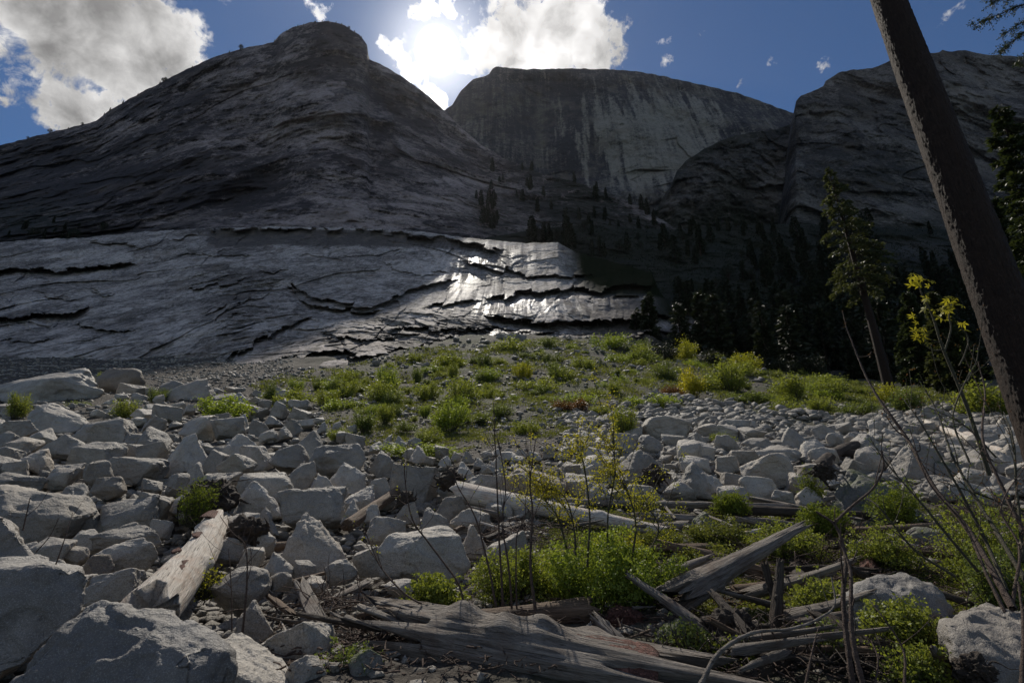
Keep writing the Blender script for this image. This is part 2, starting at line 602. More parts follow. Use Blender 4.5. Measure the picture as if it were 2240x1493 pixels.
def zg(x, y):
    x = np.asarray(x, float)
    y = np.asarray(y, float)
    u = x / np.maximum(y, 6.0)
    u = np.clip(u, -1.1, 1.0)
    c, l, r = (np.interp(y, _d, t) for t in (_tc, _tl, _tr))
    wl = smooth(-u, 0.0, 0.95)
    wr = smooth(u, 0.0, 0.9)
    return c * (1 - wl - wr) + l * wl + r * wr


def zgn(x, y):
    x = np.atleast_1d(np.asarray(x, float))
    y = np.atleast_1d(np.asarray(y, float))
    p = np.stack([x, y, np.zeros_like(x)], 1)
    a = np.clip(y / 40.0, 0.12, 1.2)
    u = x / np.maximum(y, 1.0)
    pile = smooth(y, 4.2, 6.5) * (1 - smooth(y, 20, 34)) * (smooth(-u, -.05, .25) + .6 * smooth(u, .05, .35) * smooth(y, 9, 11))
    return zg(x, y) - .32 * pile + a * 0.55 * fbm(p * 0.14, 3) + 0.07 * fbm(p * 1.1, 3)


def hit(px, py, y0=2.0, y1=160.0):
    """where the line of sight first meets the ground"""
    ys = np.geomspace(y0, y1, 260)
    d = ray(px, py)
    pts = d[None, :] * (ys / d[1])[:, None]
    pts[:, 2] += CH
    below = pts[:, 2] <= zg(pts[:, 0], pts[:, 1])
    if not below.any():
        return pts[np.argmin(pts[:, 2] - zg(pts[:, 0], pts[:, 1]))]
    k = np.argmax(below)
    return pts[k]


def depth_of(p):
    return p[1] * CP + (p[2] - CH) * SP


def build_ground():
    s = np.linspace(-1, 1, 520)
    xs = np.sinh(s * 4.6) / np.sinh(4.6) * 620
    t = np.linspace(0, 1, 560)
    ys = -60 + 60 * np.minimum(t / 0.05, 1) + np.where(t > 0.05, (np.exp((t - 0.05) / 0.95 * 4.4) - 1) / (np.exp(4.4) - 1) * 420, 0)
    X, Y = np.meshgrid(xs, ys)
    x, y = X.ravel(), Y.ravel()
    z = zgn(x, y)
    me = mesh_np('ground', np.stack([x, y, z], 1), grid_faces(len(ys), len(xs)), True)
    u = x / np.maximum(y, 1)
    green = .6 * smooth(y, 20, 34) * smooth(u, -0.55, -0.2) * (1 - smooth(y, 92, 110)) + 0.6 * (1 - smooth(y, 9, 13)) * smooth(u, -.1, .2)
    attr(me, 'green', np.clip(green, 0, 1))
    tag(link('ground', me, M_GROUND), kind='structure')


build_ground()


# ------------------------------------------------------------------ mountains
def relief(name, mat, sil, base, yb, yt, c0, c1, nc, nr, dispf, tintf, back=(260, 0.55), power=1.0, extra=None, vegf=None):
    """a rock mass: sil and base are its skyline and foot, yb / yt how far away foot and skyline stand.
    The sheet continues down the far side."""
    cs = np.linspace(c0, c1, nc)
    srow = np.interp(cs, *zip(*sil)) if not callable(sil) else sil(cs)
    brow = np.interp(cs, *zip(*base))
    ybv = np.interp(cs, *zip(*yb))
    ytv = np.interp(cs, *zip(*yt))
    srow = srow + 2.2 * fbm(np.stack([cs * 0.045, cs * 0, cs * 0 + 3], 1), 4)
    t = np.linspace(0, 1, nr)
    T, C = np.meshgrid(t, cs, indexing='ij')
    R = brow[None, :] + (srow - brow)[None, :] * T
    Y = ybv[None, :] + (ytv - ybv)[None, :] * T ** power
    a = (C - 1120) / F
    b = (746.5 - R) / F
    dy = CP - b * SP
    k = Y / dy
    P = np.stack([a * k, Y, CH + (SP + b * CP) * k], -1).reshape(-1, 3)
    off = dispf(P, C.ravel(), R.ravel(), T.ravel())
    fade = 1 - 0.75 * smooth(T.ravel(), 0.93, 1.0)
    off = off * fade
    dirv = np.stack([a, dy, SP + b * CP], -1).reshape(-1, 3) / dy.reshape(-1, 1)
    P2 = P + dirv * off[:, None]
    tint = tintf(P, C.ravel(), R.ravel(), T.ravel())
    veg = vegf(P, C.ravel(), R.ravel(), T.ravel()) if vegf else np.zeros(len(P))
    rows = [P2.reshape(nr, nc, 3)]
    tt = [tint.reshape(nr, nc)]
    vv = [veg.reshape(nr, nc)]
    top = rows[0][-1]
    for q in (0.04, 0.12, 0.3, 0.6, 1.0):
        r = top.copy()
        r[:, 1] += back[0] * q
        r[:, 0] *= 1 + back[0] * q / np.maximum(r[:, 1], 1) * 0.5
        r[:, 2] -= back[0] * back[1] * q * (0.25 + q)
        rows.append(r[None])
        tt.append(tint.reshape(nr, nc)[-1:])
        vv.append(veg.reshape(nr, nc)[-1:])
    V = np.concatenate(rows, 0)
    n2 = V.shape[0]
    me = mesh_np(name, V.reshape(-1, 3), grid_faces(n2, nc), True)
    attr(me, 'tint', np.clip(np.concatenate(tt, 0).ravel(), -1, 1.5))
    attr(me, 'veg', np.clip(np.concatenate(vv, 0).ravel(), 0, 1))
    if extra:
        extra(me, V.reshape(-1, 3), C, R, n2, nc)
    o = link(name, me, mat)
    tag(o, kind='structure')
    return o, P2.reshape(nr, nc, 3), cs, t


def strata(P, fx, fz, warp, seed=0.0, tilt=0.0):
    q = P + seed
    s = P[:, 2] * fz + P[:, 0] * tilt + warp * fbm(q * fx, 4)
    return s - np.floor(s)


def g2(C, R, cx, cy, sx, sy, ang=0.0):
    ca, sa = math.cos(ang), math.sin(ang)
    u = (C - cx) * ca + (R - cy) * sa
    v = -(C - cx) * sa + (R - cy) * ca
    return np.exp(-(u / sx) ** 2 - (v / sy) ** 2)


SIL_A = [(-700, 470), (-200, 345), (0, 318), (50, 305), (105, 291), (210, 265), (240, 241), (300, 207), (350, 182), (395, 158), (470, 124), (530, 106),
         (598, 93), (612, 76), (640, 60), (680, 49), (720, 46), (755, 56), (785, 76), (803, 98), (807, 128), (850, 150), (900, 182), (940, 212), (970, 240),
         (1010, 280), (1050, 315), (1100, 345), (1180, 378), (1260, 398), (1330, 420), (1400, 452), (1480, 500), (1560, 560), (1700, 640)]
BASE_A = [(-700, 620), (0, 560), (450, 530), (1000, 548), (1200, 575), (1400, 620), (1700, 700)]


def disp_a(P, C, R, T):
    big = fbm(P * 0.006, 3) * 24
    rg = (1 - ridged(P * 0.011 + 5, 3)) * 4
    ang = .35 + .5 * smooth(C, 300, 800) - .3
    m = 0.35 + 0.65 * smooth(fbm(P * 0.012 + 40, 3), -.3, .4)
    o = big + rg + 8 * plates(P, 130, 90, .75, .3, 3, .05) + 3.2 * plates(P, 50, 34, .7, .4, 5, .08) * m + 1.8 * plates(P, 19, 13, .5, .5, 8, .12) * m + 1.0 * plates(P, 8, 6, .7, .5, 11) * m
    o += fbm(P * 0.05, 6, .62) * 2.2
    o += (1.2 - ridged(P * np.array([.022, .022, .007]) + 7, 4)) * 7 * smooth(fbm(P * .006 + 70, 2), -.3, .3)
    o += (1.2 - ridged(P * .035 + 3, 4, .6)) * 2.6
    o += 26 * g2(C, R, 870, 250, 110, 50, .6) - 22 * g2(C, R, 760, 230, 70, 60)
    o += 24 * g2(C, R, 560, 300, 60, 130, -.5)
    o += 22 * g2(C, R, 520, 430, 110, 40, -.4)
    return o * smooth(T, -.02, .08)


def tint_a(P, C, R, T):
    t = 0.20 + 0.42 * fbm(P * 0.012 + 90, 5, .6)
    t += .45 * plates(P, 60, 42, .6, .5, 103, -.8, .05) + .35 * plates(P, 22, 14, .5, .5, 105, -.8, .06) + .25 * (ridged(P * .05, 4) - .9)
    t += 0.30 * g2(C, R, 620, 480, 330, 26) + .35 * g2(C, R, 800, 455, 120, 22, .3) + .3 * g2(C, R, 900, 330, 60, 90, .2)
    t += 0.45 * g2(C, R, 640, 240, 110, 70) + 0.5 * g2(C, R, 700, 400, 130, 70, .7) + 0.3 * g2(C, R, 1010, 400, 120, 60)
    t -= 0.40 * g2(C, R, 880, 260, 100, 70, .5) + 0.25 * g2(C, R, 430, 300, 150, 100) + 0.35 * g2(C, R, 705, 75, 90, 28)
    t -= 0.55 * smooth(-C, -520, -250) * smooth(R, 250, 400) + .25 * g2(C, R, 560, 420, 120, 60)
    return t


def veg_a(P, C, R, T):
    v = 0.9 * smooth(C, 1080, 1250) * smooth(-R, -700, -420) + 0.8 * g2(C, R, 60, 480, 120, 40) + 0.7 * g2(C, R, 1080, 470, 60, 50)
    v = v * (1 - 0.9 * g2(C, R, 1400, 462, 70, 9, .55))
    return v


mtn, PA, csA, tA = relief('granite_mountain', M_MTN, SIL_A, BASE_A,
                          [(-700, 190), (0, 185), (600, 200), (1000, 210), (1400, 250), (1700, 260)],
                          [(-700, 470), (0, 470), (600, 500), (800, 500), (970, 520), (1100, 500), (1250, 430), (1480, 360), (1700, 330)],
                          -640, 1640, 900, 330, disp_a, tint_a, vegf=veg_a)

SIL_B = [(900, 300), (960, 250), (975, 240), (990, 228), (1010, 196), (1035, 174), (1070, 163), (1078, 150), (1085, 146), (1100, 147), (1150, 152), (1250, 150),
         (1340, 152), (1400, 157), (1470, 171), (1550, 189), (1620, 206), (1680, 227), (1740, 250), (1800, 285), (1900, 340), (2000, 400)]


def disp_b(P, C, R, T):
    o = fbm(P * 0.004, 3) * 30 + fbm(P * np.array([0.02, 0.01, 0.004]), 4) * 9
    o += 40 * g2(C, R, 1180, 330, 120, 200)
    o -= 25 * smooth(R, 380, 430)
    o += 4 * plates(P, 60, 220, .05, .3, 21, .05) + 1.6 * plates(P, 22, 90, -.05, .3, 23, .1)
    o += smooth(R, 340, 400) * 12 * (plates(P, 80, 30, .2, .5, 25))
    return o + fbm(P * .05, 5, .6) * 2.5


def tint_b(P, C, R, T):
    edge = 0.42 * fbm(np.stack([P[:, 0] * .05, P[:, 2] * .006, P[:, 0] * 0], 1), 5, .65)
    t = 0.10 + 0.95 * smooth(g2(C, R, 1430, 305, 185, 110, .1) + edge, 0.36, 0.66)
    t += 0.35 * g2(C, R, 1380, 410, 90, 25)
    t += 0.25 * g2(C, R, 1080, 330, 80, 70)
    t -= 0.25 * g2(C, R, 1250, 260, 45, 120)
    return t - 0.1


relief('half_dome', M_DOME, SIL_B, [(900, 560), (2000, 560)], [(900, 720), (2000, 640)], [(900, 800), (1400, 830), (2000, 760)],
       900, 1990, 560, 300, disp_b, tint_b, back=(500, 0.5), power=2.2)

SIL_D = [(1380, 520), (1440, 450), (1466, 408), (1480, 375), (1500, 352), (1540, 326), (1590, 302), (1640, 290), (1700, 282), (1760, 262), (1800, 250), (1850, 300), (2000, 380), (2200, 430)]
relief('lower_cliff', M_CLIFF, SIL_D, [(1300, 600), (2300, 600)], [(1300, 520), (2300, 480)], [(1300, 560), (1700, 610), (2300, 560)],
       1385, 2190, 420, 240,
       lambda P, C, R, T: fbm(P * 0.01, 5) * 22 + 10 * plates(P, 70, 90, .5, .45, 31, .1) + 5 * plates(P, 24, 34, .5, .45, 33, .15) + 2.5 * plates(P, 9, 10, .5, .45, 35) + fbm(P * .06, 5, .6) * 4,
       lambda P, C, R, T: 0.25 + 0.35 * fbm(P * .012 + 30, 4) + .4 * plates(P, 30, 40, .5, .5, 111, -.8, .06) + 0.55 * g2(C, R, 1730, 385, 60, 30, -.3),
       vegf=lambda P, C, R, T: 0.8 * smooth(R, 430, 480) + 0.7 * smooth(T, .80, 1.0) + .7 * g2(C, R, 1600, 420, 60, 60))

SIL_C = [(1690, 560), (1715, 400), (1730, 290), (1738, 250), (1741, 222), (1752, 210), (1778, 200), (1790, 194), (1801, 189), (1806, 176), (1840, 158), (1860, 153), (1905, 150),
         (1940, 137), (1975, 122), (2020, 117), (2055, 115), (2062, 109), (2075, 113), (2110, 110), (2145, 118), (2240, 125), (2400, 150), (2700, 220), (3300, 320)]


def disp_c(P, C, R, T):
    o = fbm(P * 0.007, 4) * 26 + 8 * plates(P, 120, 110, -.35, .35, 41, .05) + 3.2 * plates(P, 45, 36, -.4, .45, 43, .08) + 1.8 * plates(P, 16, 13, -.3, .5, 45, .12) + fbm(P * .06, 5, .6) * 2.4
    o += 30 * g2(C, R, 2140, 300, 110, 150) * 1.0
    return o


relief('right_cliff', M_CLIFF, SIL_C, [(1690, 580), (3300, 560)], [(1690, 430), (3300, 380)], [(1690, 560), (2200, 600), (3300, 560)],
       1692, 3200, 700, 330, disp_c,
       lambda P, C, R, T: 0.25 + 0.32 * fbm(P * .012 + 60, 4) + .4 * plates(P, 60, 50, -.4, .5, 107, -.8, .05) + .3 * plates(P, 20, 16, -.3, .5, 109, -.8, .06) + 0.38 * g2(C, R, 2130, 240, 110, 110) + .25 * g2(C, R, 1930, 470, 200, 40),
       vegf=lambda P, C, R, T: 0.9 * smooth(R, 430, 520) + 0.35 * g2(C, R, 1900, 380, 160, 40), back=(400, 0.4))

# ---- the wet granite slabs at the foot of the mountain
LEDGES = [  # polyline, recess in metres, height in rows
    ([(-300, 600), (0, 592), (90, 590), (214, 583), (303, 579)], 7, 26),
    ([(-300, 700), (0, 688), (107, 690), (160, 684), (200, 672)], 8, 30),
    ([(165, 712), (230, 722), (303, 724)], 3.5, 14),
    ([(178, 530), (250, 532), (318, 545)], 3.5, 14),
    ([(370, 520), (410, 514), (452, 510)], 3.5, 12),
    ([(452, 503), (600, 499), (800, 503), (921, 512), (1020, 528), (1105, 550)], 11, 40),
    ([(625, 618), (660, 640), (700, 652), (812, 672), (861, 652), (925, 627), (1000, 612)], 6, 30),
    ([(645, 655), (720, 672), (800, 682), (840, 680)], 6, 28),
    ([(475, 800), (530, 765), (590, 728), (640, 706), (690, 690)], 4, 16),
    ([(440, 700), (520, 662), (600, 640)], 2.5, 10), ([(400, 640), (470, 622), (560, 610)], 2.5, 12),
    ([(590, 790), (700, 770), (800, 775), (880, 765), (1000, 735)], 5, 24),
    ([(925, 672), (980, 660), (1054, 660)], 5, 16),
    ([(1010, 566), (1040, 575), (1080, 590), (1162, 600), (1240, 606), (1300, 600)], 5, 16),
    ([(1060, 652), (1100, 648), (1142, 640), (1300, 632), (1380, 628), (1440, 622)], 9, 22),
    ([(1060, 694), (1160, 700), (1263, 701), (1330, 700), (1423, 692), (1560, 700)], 9, 34),
    ([(850, 716), (930, 722), (1060, 716), (1150, 724), (1230, 726)], 4, 16),
    ([(640, 560), (760, 566), (900, 545)], 1.5, 7), ([(70, 640), (150, 655), (190, 650)], 1.5, 8), ([(190, 620), (225, 640), (258, 636), (262, 596)], 2, 9),
    ([(820, 575), (900, 600), (1000, 595)], 1.5, 8), ([(1380, 730), (1470, 728), (1570, 736)], 4, 16), ([(380, 560), (460, 556), (560, 560)], 2.0, 9),
    ([(-100, 740), (60, 748), (130, 742)], 2.0, 9), ([(700, 730), (790, 742), (860, 735)], 3, 14), ([(560, 590), (600, 600), (640, 590)], 3, 12)]
SIL_S = [(-700, 560), (-300, 545), (0, 530), (60, 524), (180, 520), (300, 508), (450, 499), (600, 495), (800, 499), (921, 506), (1020, 520), (1150, 532),
         (1220, 530), (1260, 552), (1340, 572), (1425, 596), (1445, 640), (1480, 690), (1565, 702), (1590, 760), (1700, 830)]


def disp_s(P, C, R, T):
    o = fbm(P * 0.02, 4) * 5.0
    wob = 5 * fbm(np.stack([C * .02, R * .02, C * 0], 1), 4) + 2.0 * fbm(np.stack([C * .1, R * .06, C * 0 + 9], 1), 3)
    brk, _ = facets(C / 34.0 + .6 * pn(np.stack([C * .03, R * .03, C * 0 + 5], 1)), R / 60.0, 7, 1.0)
    brk2, _ = facets(C / 11.0, R / 40.0, 9, 1.0)
    wob = wob + 9 * brk + 2.5 * brk2
    for pl, a, hh in LEDGES:
        xs, ys_ = zip(*pl)
        if xs[-1] < xs[-2]:
            continue
        line = np.interp(C, xs, ys_) + wob
        ends = smooth(C, xs[0] - 6, xs[0] + 30) * (1 - smooth(C, xs[-1] - 40, xs[-1] + 8))
        v = (R - line) / hh
        o += a * ends * np.where(v > 0, np.clip(1 - v, 0, 1) ** 0.8, 0)
        o -= 0.30 * a * ends * np.where(v <= 0, np.clip(1 + v / 1.6, 0, 1) ** 2, 0)
    m = 0.3 + 0.7 * smooth(fbm(P * .03 + 12, 3), -.2, .5)
    o += 2.0 * plates(P, 38, 20, .5, .4, 51, .12, .03) + 1.0 * plates(P, 15, 8, .5, .45, 53, .2, .04) * m + 0.45 * plates(P, 5, 3, .5, .5, 55, .3) * m
    rough = g2(C, R, 500, 640, 110, 90) + g2(C, R, 560, 700, 120, 60, -.6)
    o += 1.5 * rough * plates(P, 6, 2.2, .5, .6, 57)
    low = g2(C, R, 960, 730, 260, 40)
    o += low * (4.5 * plates(P, 9, 3.5, .15, .6, 59) + 2.0 * plates(P, 3.5, 1.6, -.2, .6, 61) + 1.0 * ridged(P * .2, 3))
    return o + fbm(P * .3, 4) * 0.35


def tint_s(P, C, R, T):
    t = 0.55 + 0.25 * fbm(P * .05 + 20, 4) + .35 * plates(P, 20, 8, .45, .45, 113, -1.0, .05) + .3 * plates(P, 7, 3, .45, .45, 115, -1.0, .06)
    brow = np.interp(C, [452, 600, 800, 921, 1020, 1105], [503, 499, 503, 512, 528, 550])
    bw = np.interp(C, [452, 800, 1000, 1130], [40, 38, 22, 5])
    t -= 1.0 * smooth(C + 14 * fbm(P * .15, 3), 445, 475) * (1 - smooth(C, 1050, 1130)) * smooth(R - brow, 0, 3) * (1 - smooth(R - brow, bw * .8, bw + 2))  # painted dark under the ledge: stained wall plus its missing overhang shade
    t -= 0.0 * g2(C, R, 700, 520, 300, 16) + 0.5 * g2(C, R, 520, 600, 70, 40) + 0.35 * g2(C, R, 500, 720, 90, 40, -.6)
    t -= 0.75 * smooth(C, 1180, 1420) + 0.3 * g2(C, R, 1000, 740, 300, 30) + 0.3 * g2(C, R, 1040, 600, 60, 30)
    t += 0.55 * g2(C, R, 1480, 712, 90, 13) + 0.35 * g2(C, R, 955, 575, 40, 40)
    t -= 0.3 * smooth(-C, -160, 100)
    return t


def wet_attr(me, V, C, R, n2, nc):
    w = .95 * g2(C, R, 975, 590, 75, 55) + .9 * g2(C, R, 1070, 570, 90, 32) + .85 * g2(C, R, 1200, 668, 160, 22) + .9 * g2(C, R, 1085, 680, 40, 34) + .8 * g2(C, R, 1120, 733, 90, 14) + .5 * g2(C, R, 820, 600, 16, 60)
    w = np.clip(w, 0, 1)
    pad = np.repeat(w[-1:], n2 - w.shape[0], 0)
    attr(me, 'wet', np.concatenate([w, pad], 0).ravel())


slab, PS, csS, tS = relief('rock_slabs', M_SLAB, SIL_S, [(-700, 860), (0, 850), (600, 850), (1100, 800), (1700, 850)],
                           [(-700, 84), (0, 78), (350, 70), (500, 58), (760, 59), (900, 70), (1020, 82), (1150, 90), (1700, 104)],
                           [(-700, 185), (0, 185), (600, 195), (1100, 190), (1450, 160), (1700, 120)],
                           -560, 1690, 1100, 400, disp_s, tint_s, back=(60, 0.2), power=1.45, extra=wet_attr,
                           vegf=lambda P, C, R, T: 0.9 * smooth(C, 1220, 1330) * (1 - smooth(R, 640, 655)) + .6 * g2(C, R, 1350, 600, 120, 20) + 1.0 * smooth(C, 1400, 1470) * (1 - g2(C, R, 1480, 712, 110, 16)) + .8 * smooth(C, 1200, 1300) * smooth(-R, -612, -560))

# ---- the forested slope on the right
SIL_F = [(960, 560), (1060, 520), (1180, 500), (1300, 490), (1400, 500), (1500, 500), (1700, 490), (1850, 492), (2000, 500), (2240, 505), (2700, 520), (3400, 560)]
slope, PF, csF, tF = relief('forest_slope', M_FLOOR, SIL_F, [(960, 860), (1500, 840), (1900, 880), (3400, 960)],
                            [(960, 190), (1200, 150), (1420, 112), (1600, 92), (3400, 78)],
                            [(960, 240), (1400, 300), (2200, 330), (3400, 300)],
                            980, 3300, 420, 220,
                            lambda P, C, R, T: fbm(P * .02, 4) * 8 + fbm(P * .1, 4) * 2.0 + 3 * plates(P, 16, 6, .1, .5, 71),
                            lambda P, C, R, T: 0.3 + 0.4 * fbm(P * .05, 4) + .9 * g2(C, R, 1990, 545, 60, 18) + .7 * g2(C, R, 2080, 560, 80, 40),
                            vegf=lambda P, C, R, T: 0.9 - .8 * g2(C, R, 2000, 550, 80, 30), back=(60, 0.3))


# ------------------------------------------------------------------ rocks
_ico = {}


def ico(sub):
    if sub not in _ico:
        bm = bmesh.new()
        bmesh.ops.create_icosphere(bm, subdivisions=sub, radius=1)
        V = np.array([v.co[:] for v in bm.verts])
        V /= np.linalg.norm(V, axis=1)[:, None]
        Fc = np.array([[v.index for v in f.verts] for f in bm.faces])
        bm.free()
        _ico[sub] = (V, Fc)
    return _ico[sub]


def rand_rot(r):
    q = r.normal(size=4)
    q /= np.linalg.norm(q)
    w, x, y, z = q
    return np.array([[1 - 2 * (y * y + z * z), 2 * (x * y - z * w), 2 * (x * z + y * w)],
                     [2 * (x * y + z * w), 1 - 2 * (x * x + z * z), 2 * (y * z - x * w)],
                     [2 * (x * z - y * w), 2 * (y * z + x * w), 1 - 2 * (x * x + y * y)]])


def hull_points(r, style):
    if style == 'block':
        P = np.array([[x, y, z] for x in (-1, 1) for y in (-1, 1) for z in (-1, 1)], float)
        P = P * r.uniform(.5, 1.0, (8, 3)) + r.normal(size=(8, 3)) * .16
        Q = r.normal(size=(7, 3))
        Q = Q / np.abs(Q).max(1)[:, None] * r.uniform(.80, 1.02, (7, 1))
        P = np.concatenate([P, Q])
    elif style == 'peak':
        a = np.sort(r.uniform(0, 6.28, 8))
        P = np.stack([np.cos(a), np.sin(a), r.uniform(-1, -.4, 8)], 1) * np.array([1, 1, 1])
        b = r.uniform(0, 6.28, 4)
        mid = np.stack([np.cos(b) * .75, np.sin(b) * .75, r.uniform(-.2, .35, 4)], 1)
        k = r.uniform(0, 3.14)
        w = r.uniform(.12, .4)
        o = r.uniform(-.25, .25, 2)
        top = np.array([[o[0] + math.cos(k) * w, o[1] + math.sin(k) * w, 1.0], [o[0] - math.cos(k) * w, o[1] - math.sin(k) * w, r.uniform(.65, .95)], [o[0] - math.sin(k) * .2, o[1] - .35, r.uniform(.5, .8)]])
        P = np.concatenate([P, mid, top])
    elif style == 'slab':
        a = np.sort(r.uniform(0, 6.28, 7))
        t = r.uniform(-.25, .25, 2)
        ra = r.uniform(.75, 1.0, 7)
        t[1] = abs(t[1]) + .05
        top = np.stack([np.cos(a) * ra * .85, np.sin(a) * ra * .85, .8 + t[0] * 1.5 * np.cos(a) + t[1] * 1.3 * np.sin(a) - .3 * r.rand(7)], 1)
        a2 = a + r.uniform(-.3, .3, 7)
        rb = r.uniform(.6, 1.05, 7)
        bot = np.stack([np.cos(a2) * rb, np.sin(a2) * rb, -1 + .7 * r.rand(7)], 1)
        mid = np.stack([np.cos(a) * 1.05, np.sin(a) * 1.05, r.uniform(-.2, .4, 7)], 1)[::2]
        P = np.concatenate([top, bot, mid])
    else:
        P = r.normal(size=(22, 3))
        P = P / np.linalg.norm(P, axis=1)[:, None] * r.uniform(.85, 1.0, (22, 1))
    return P


def hull_mesh(P, target, bev=0.0):
    bm = bmesh.new()
    for p in P:
        bm.verts.new(p)
    res = bmesh.ops.convex_hull(bm, input=bm.verts)
    junk = list({g for g in res['geom_interior'] + res['geom_unused'] if isinstance(g, bmesh.types.BMVert)})
    if junk:
        bmesh.ops.delete(bm, geom=junk, context='VERTS')
    bmesh.ops.dissolve_limit(bm, angle_limit=.22, verts=bm.verts, edges=bm.edges)
    if bev:
        bmesh.ops.bevel(bm, geom=list(bm.edges), offset=bev, segments=1, profile=.5, affect='EDGES', clamp_overlap=True)
    bmesh.ops.triangulate(bm, faces=bm.faces)
    if target:
        for it in range(9):
            le = [e for e in bm.edges if e.calc_length() > target]
            if not le:
                break
            bmesh.ops.subdivide_edges(bm, edges=le, cuts=1, use_grid_fill=False)
            bmesh.ops.triangulate(bm, faces=[f for f in bm.faces if len(f.verts) > 3])
    bm.verts.index_update()
    bmesh.ops.recalc_face_normals(bm, faces=bm.faces)
    bm.normal_update()
    V = np.array([v.co[:] for v in bm.verts])
    N = np.array([v.normal[:] for v in bm.verts])
    Fc = np.array([[v.index for v in f.verts] for f in bm.faces])
    bm.free()
    return V, N, Fc


TARGET = {1: 0, 2: 0, 3: .30, 4: .13, 5: .075, 6: .04}


def rock(seed, sub, style='block', rough=1.0, P=None):
    r = np.random.RandomState(seed)
    if P is None:
        P = hull_points(r, style)
        tl = {'block': .38, 'peak': .12, 'slab': .26, 'round': .3}[style]
        ax, ay = r.uniform(-tl, tl, 2)
        Rx = np.array([[1, 0, 0], [0, math.cos(ax), -math.sin(ax)], [0, math.sin(ax), math.cos(ax)]])
        Ry = np.array([[math.cos(ay), 0, math.sin(ay)], [0, 1, 0], [-math.sin(ay), 0, math.cos(ay)]])
        P = P @ Rx.T @ Ry.T
    V, N, Fc = hull_mesh(P, TARGET[sub], {1: 0, 2: .05}.get(sub, .045))
    so = seed * 1.37 % 97
    if sub >= 3:
        n = fbm(V * 1.1 + so, 3) * 0.055
        if sub >= 4:
            n += -0.045 * smooth(pn(V * 1.9 + so + 9), .22, .27) * rough + (ridged(V * 2.3 + so, 3) - .6) * 0.008 * rough
            n += -0.02 * smooth(pn(V * 4.3 + so + 19), .28, .34) * rough
            n += fbm(V * 7 + so, 4, .6) * 0.009 * rough
        V = V + N * n[:, None]
    lo, hi = V.min(0), V.max(0)
    V = (V - (lo + hi) / 2) / (hi - lo) * 2      # unit half extents
    return V, Fc


BOUL = []   # screen boxes taken so far, to keep the fill apart


def box_place(x0, y0, x1, y1, fwd=0.5):
    cx, cy = (x0 + x1) / 2, (y0 + y1) / 2
    g = hit(cx, y1)
    dc = depth_of(g)
    w = (x1 - x0) / F * dc
    dep = 0.42 * (w + (y1 - y0) / F * dc * 1.1)
    Y = g[1] + dep * fwd
    c = at(cx, cy, Y)
    dc = depth_of(c)
    w = (x1 - x0) / F * dc
    hgt = (y1 - y0) / F * dc
    return c, w, dep, hgt


def boulder(x0, y0, x1, y1, style, mat, label, seed, sub=4, group=None, rough=1.0, fwd=.5, name='boulder', under=0.22, rz=None):
    gx = (x1 - x0) * .035
    x0, x1, y0 = x0 - gx, x1 + gx, y0 - gx * .7
    c, w, dep, hgt = box_place(x0, y0, x1, y1, fwd)
    V, Fc = rock(seed, sub, style, rough)
    V = V * np.array([w / 2, dep / 2, hgt * (1 + under) / 2])
    V[:, 2] -= hgt * under / 2
    me = mesh_np(name, V, Fc, sub >= 3)
    o = link(name, me, mat, loc=tuple(c))
    tag(o, label, 'boulder', group)
    BOUL.append((x0, y0, x1, y1))
    return o


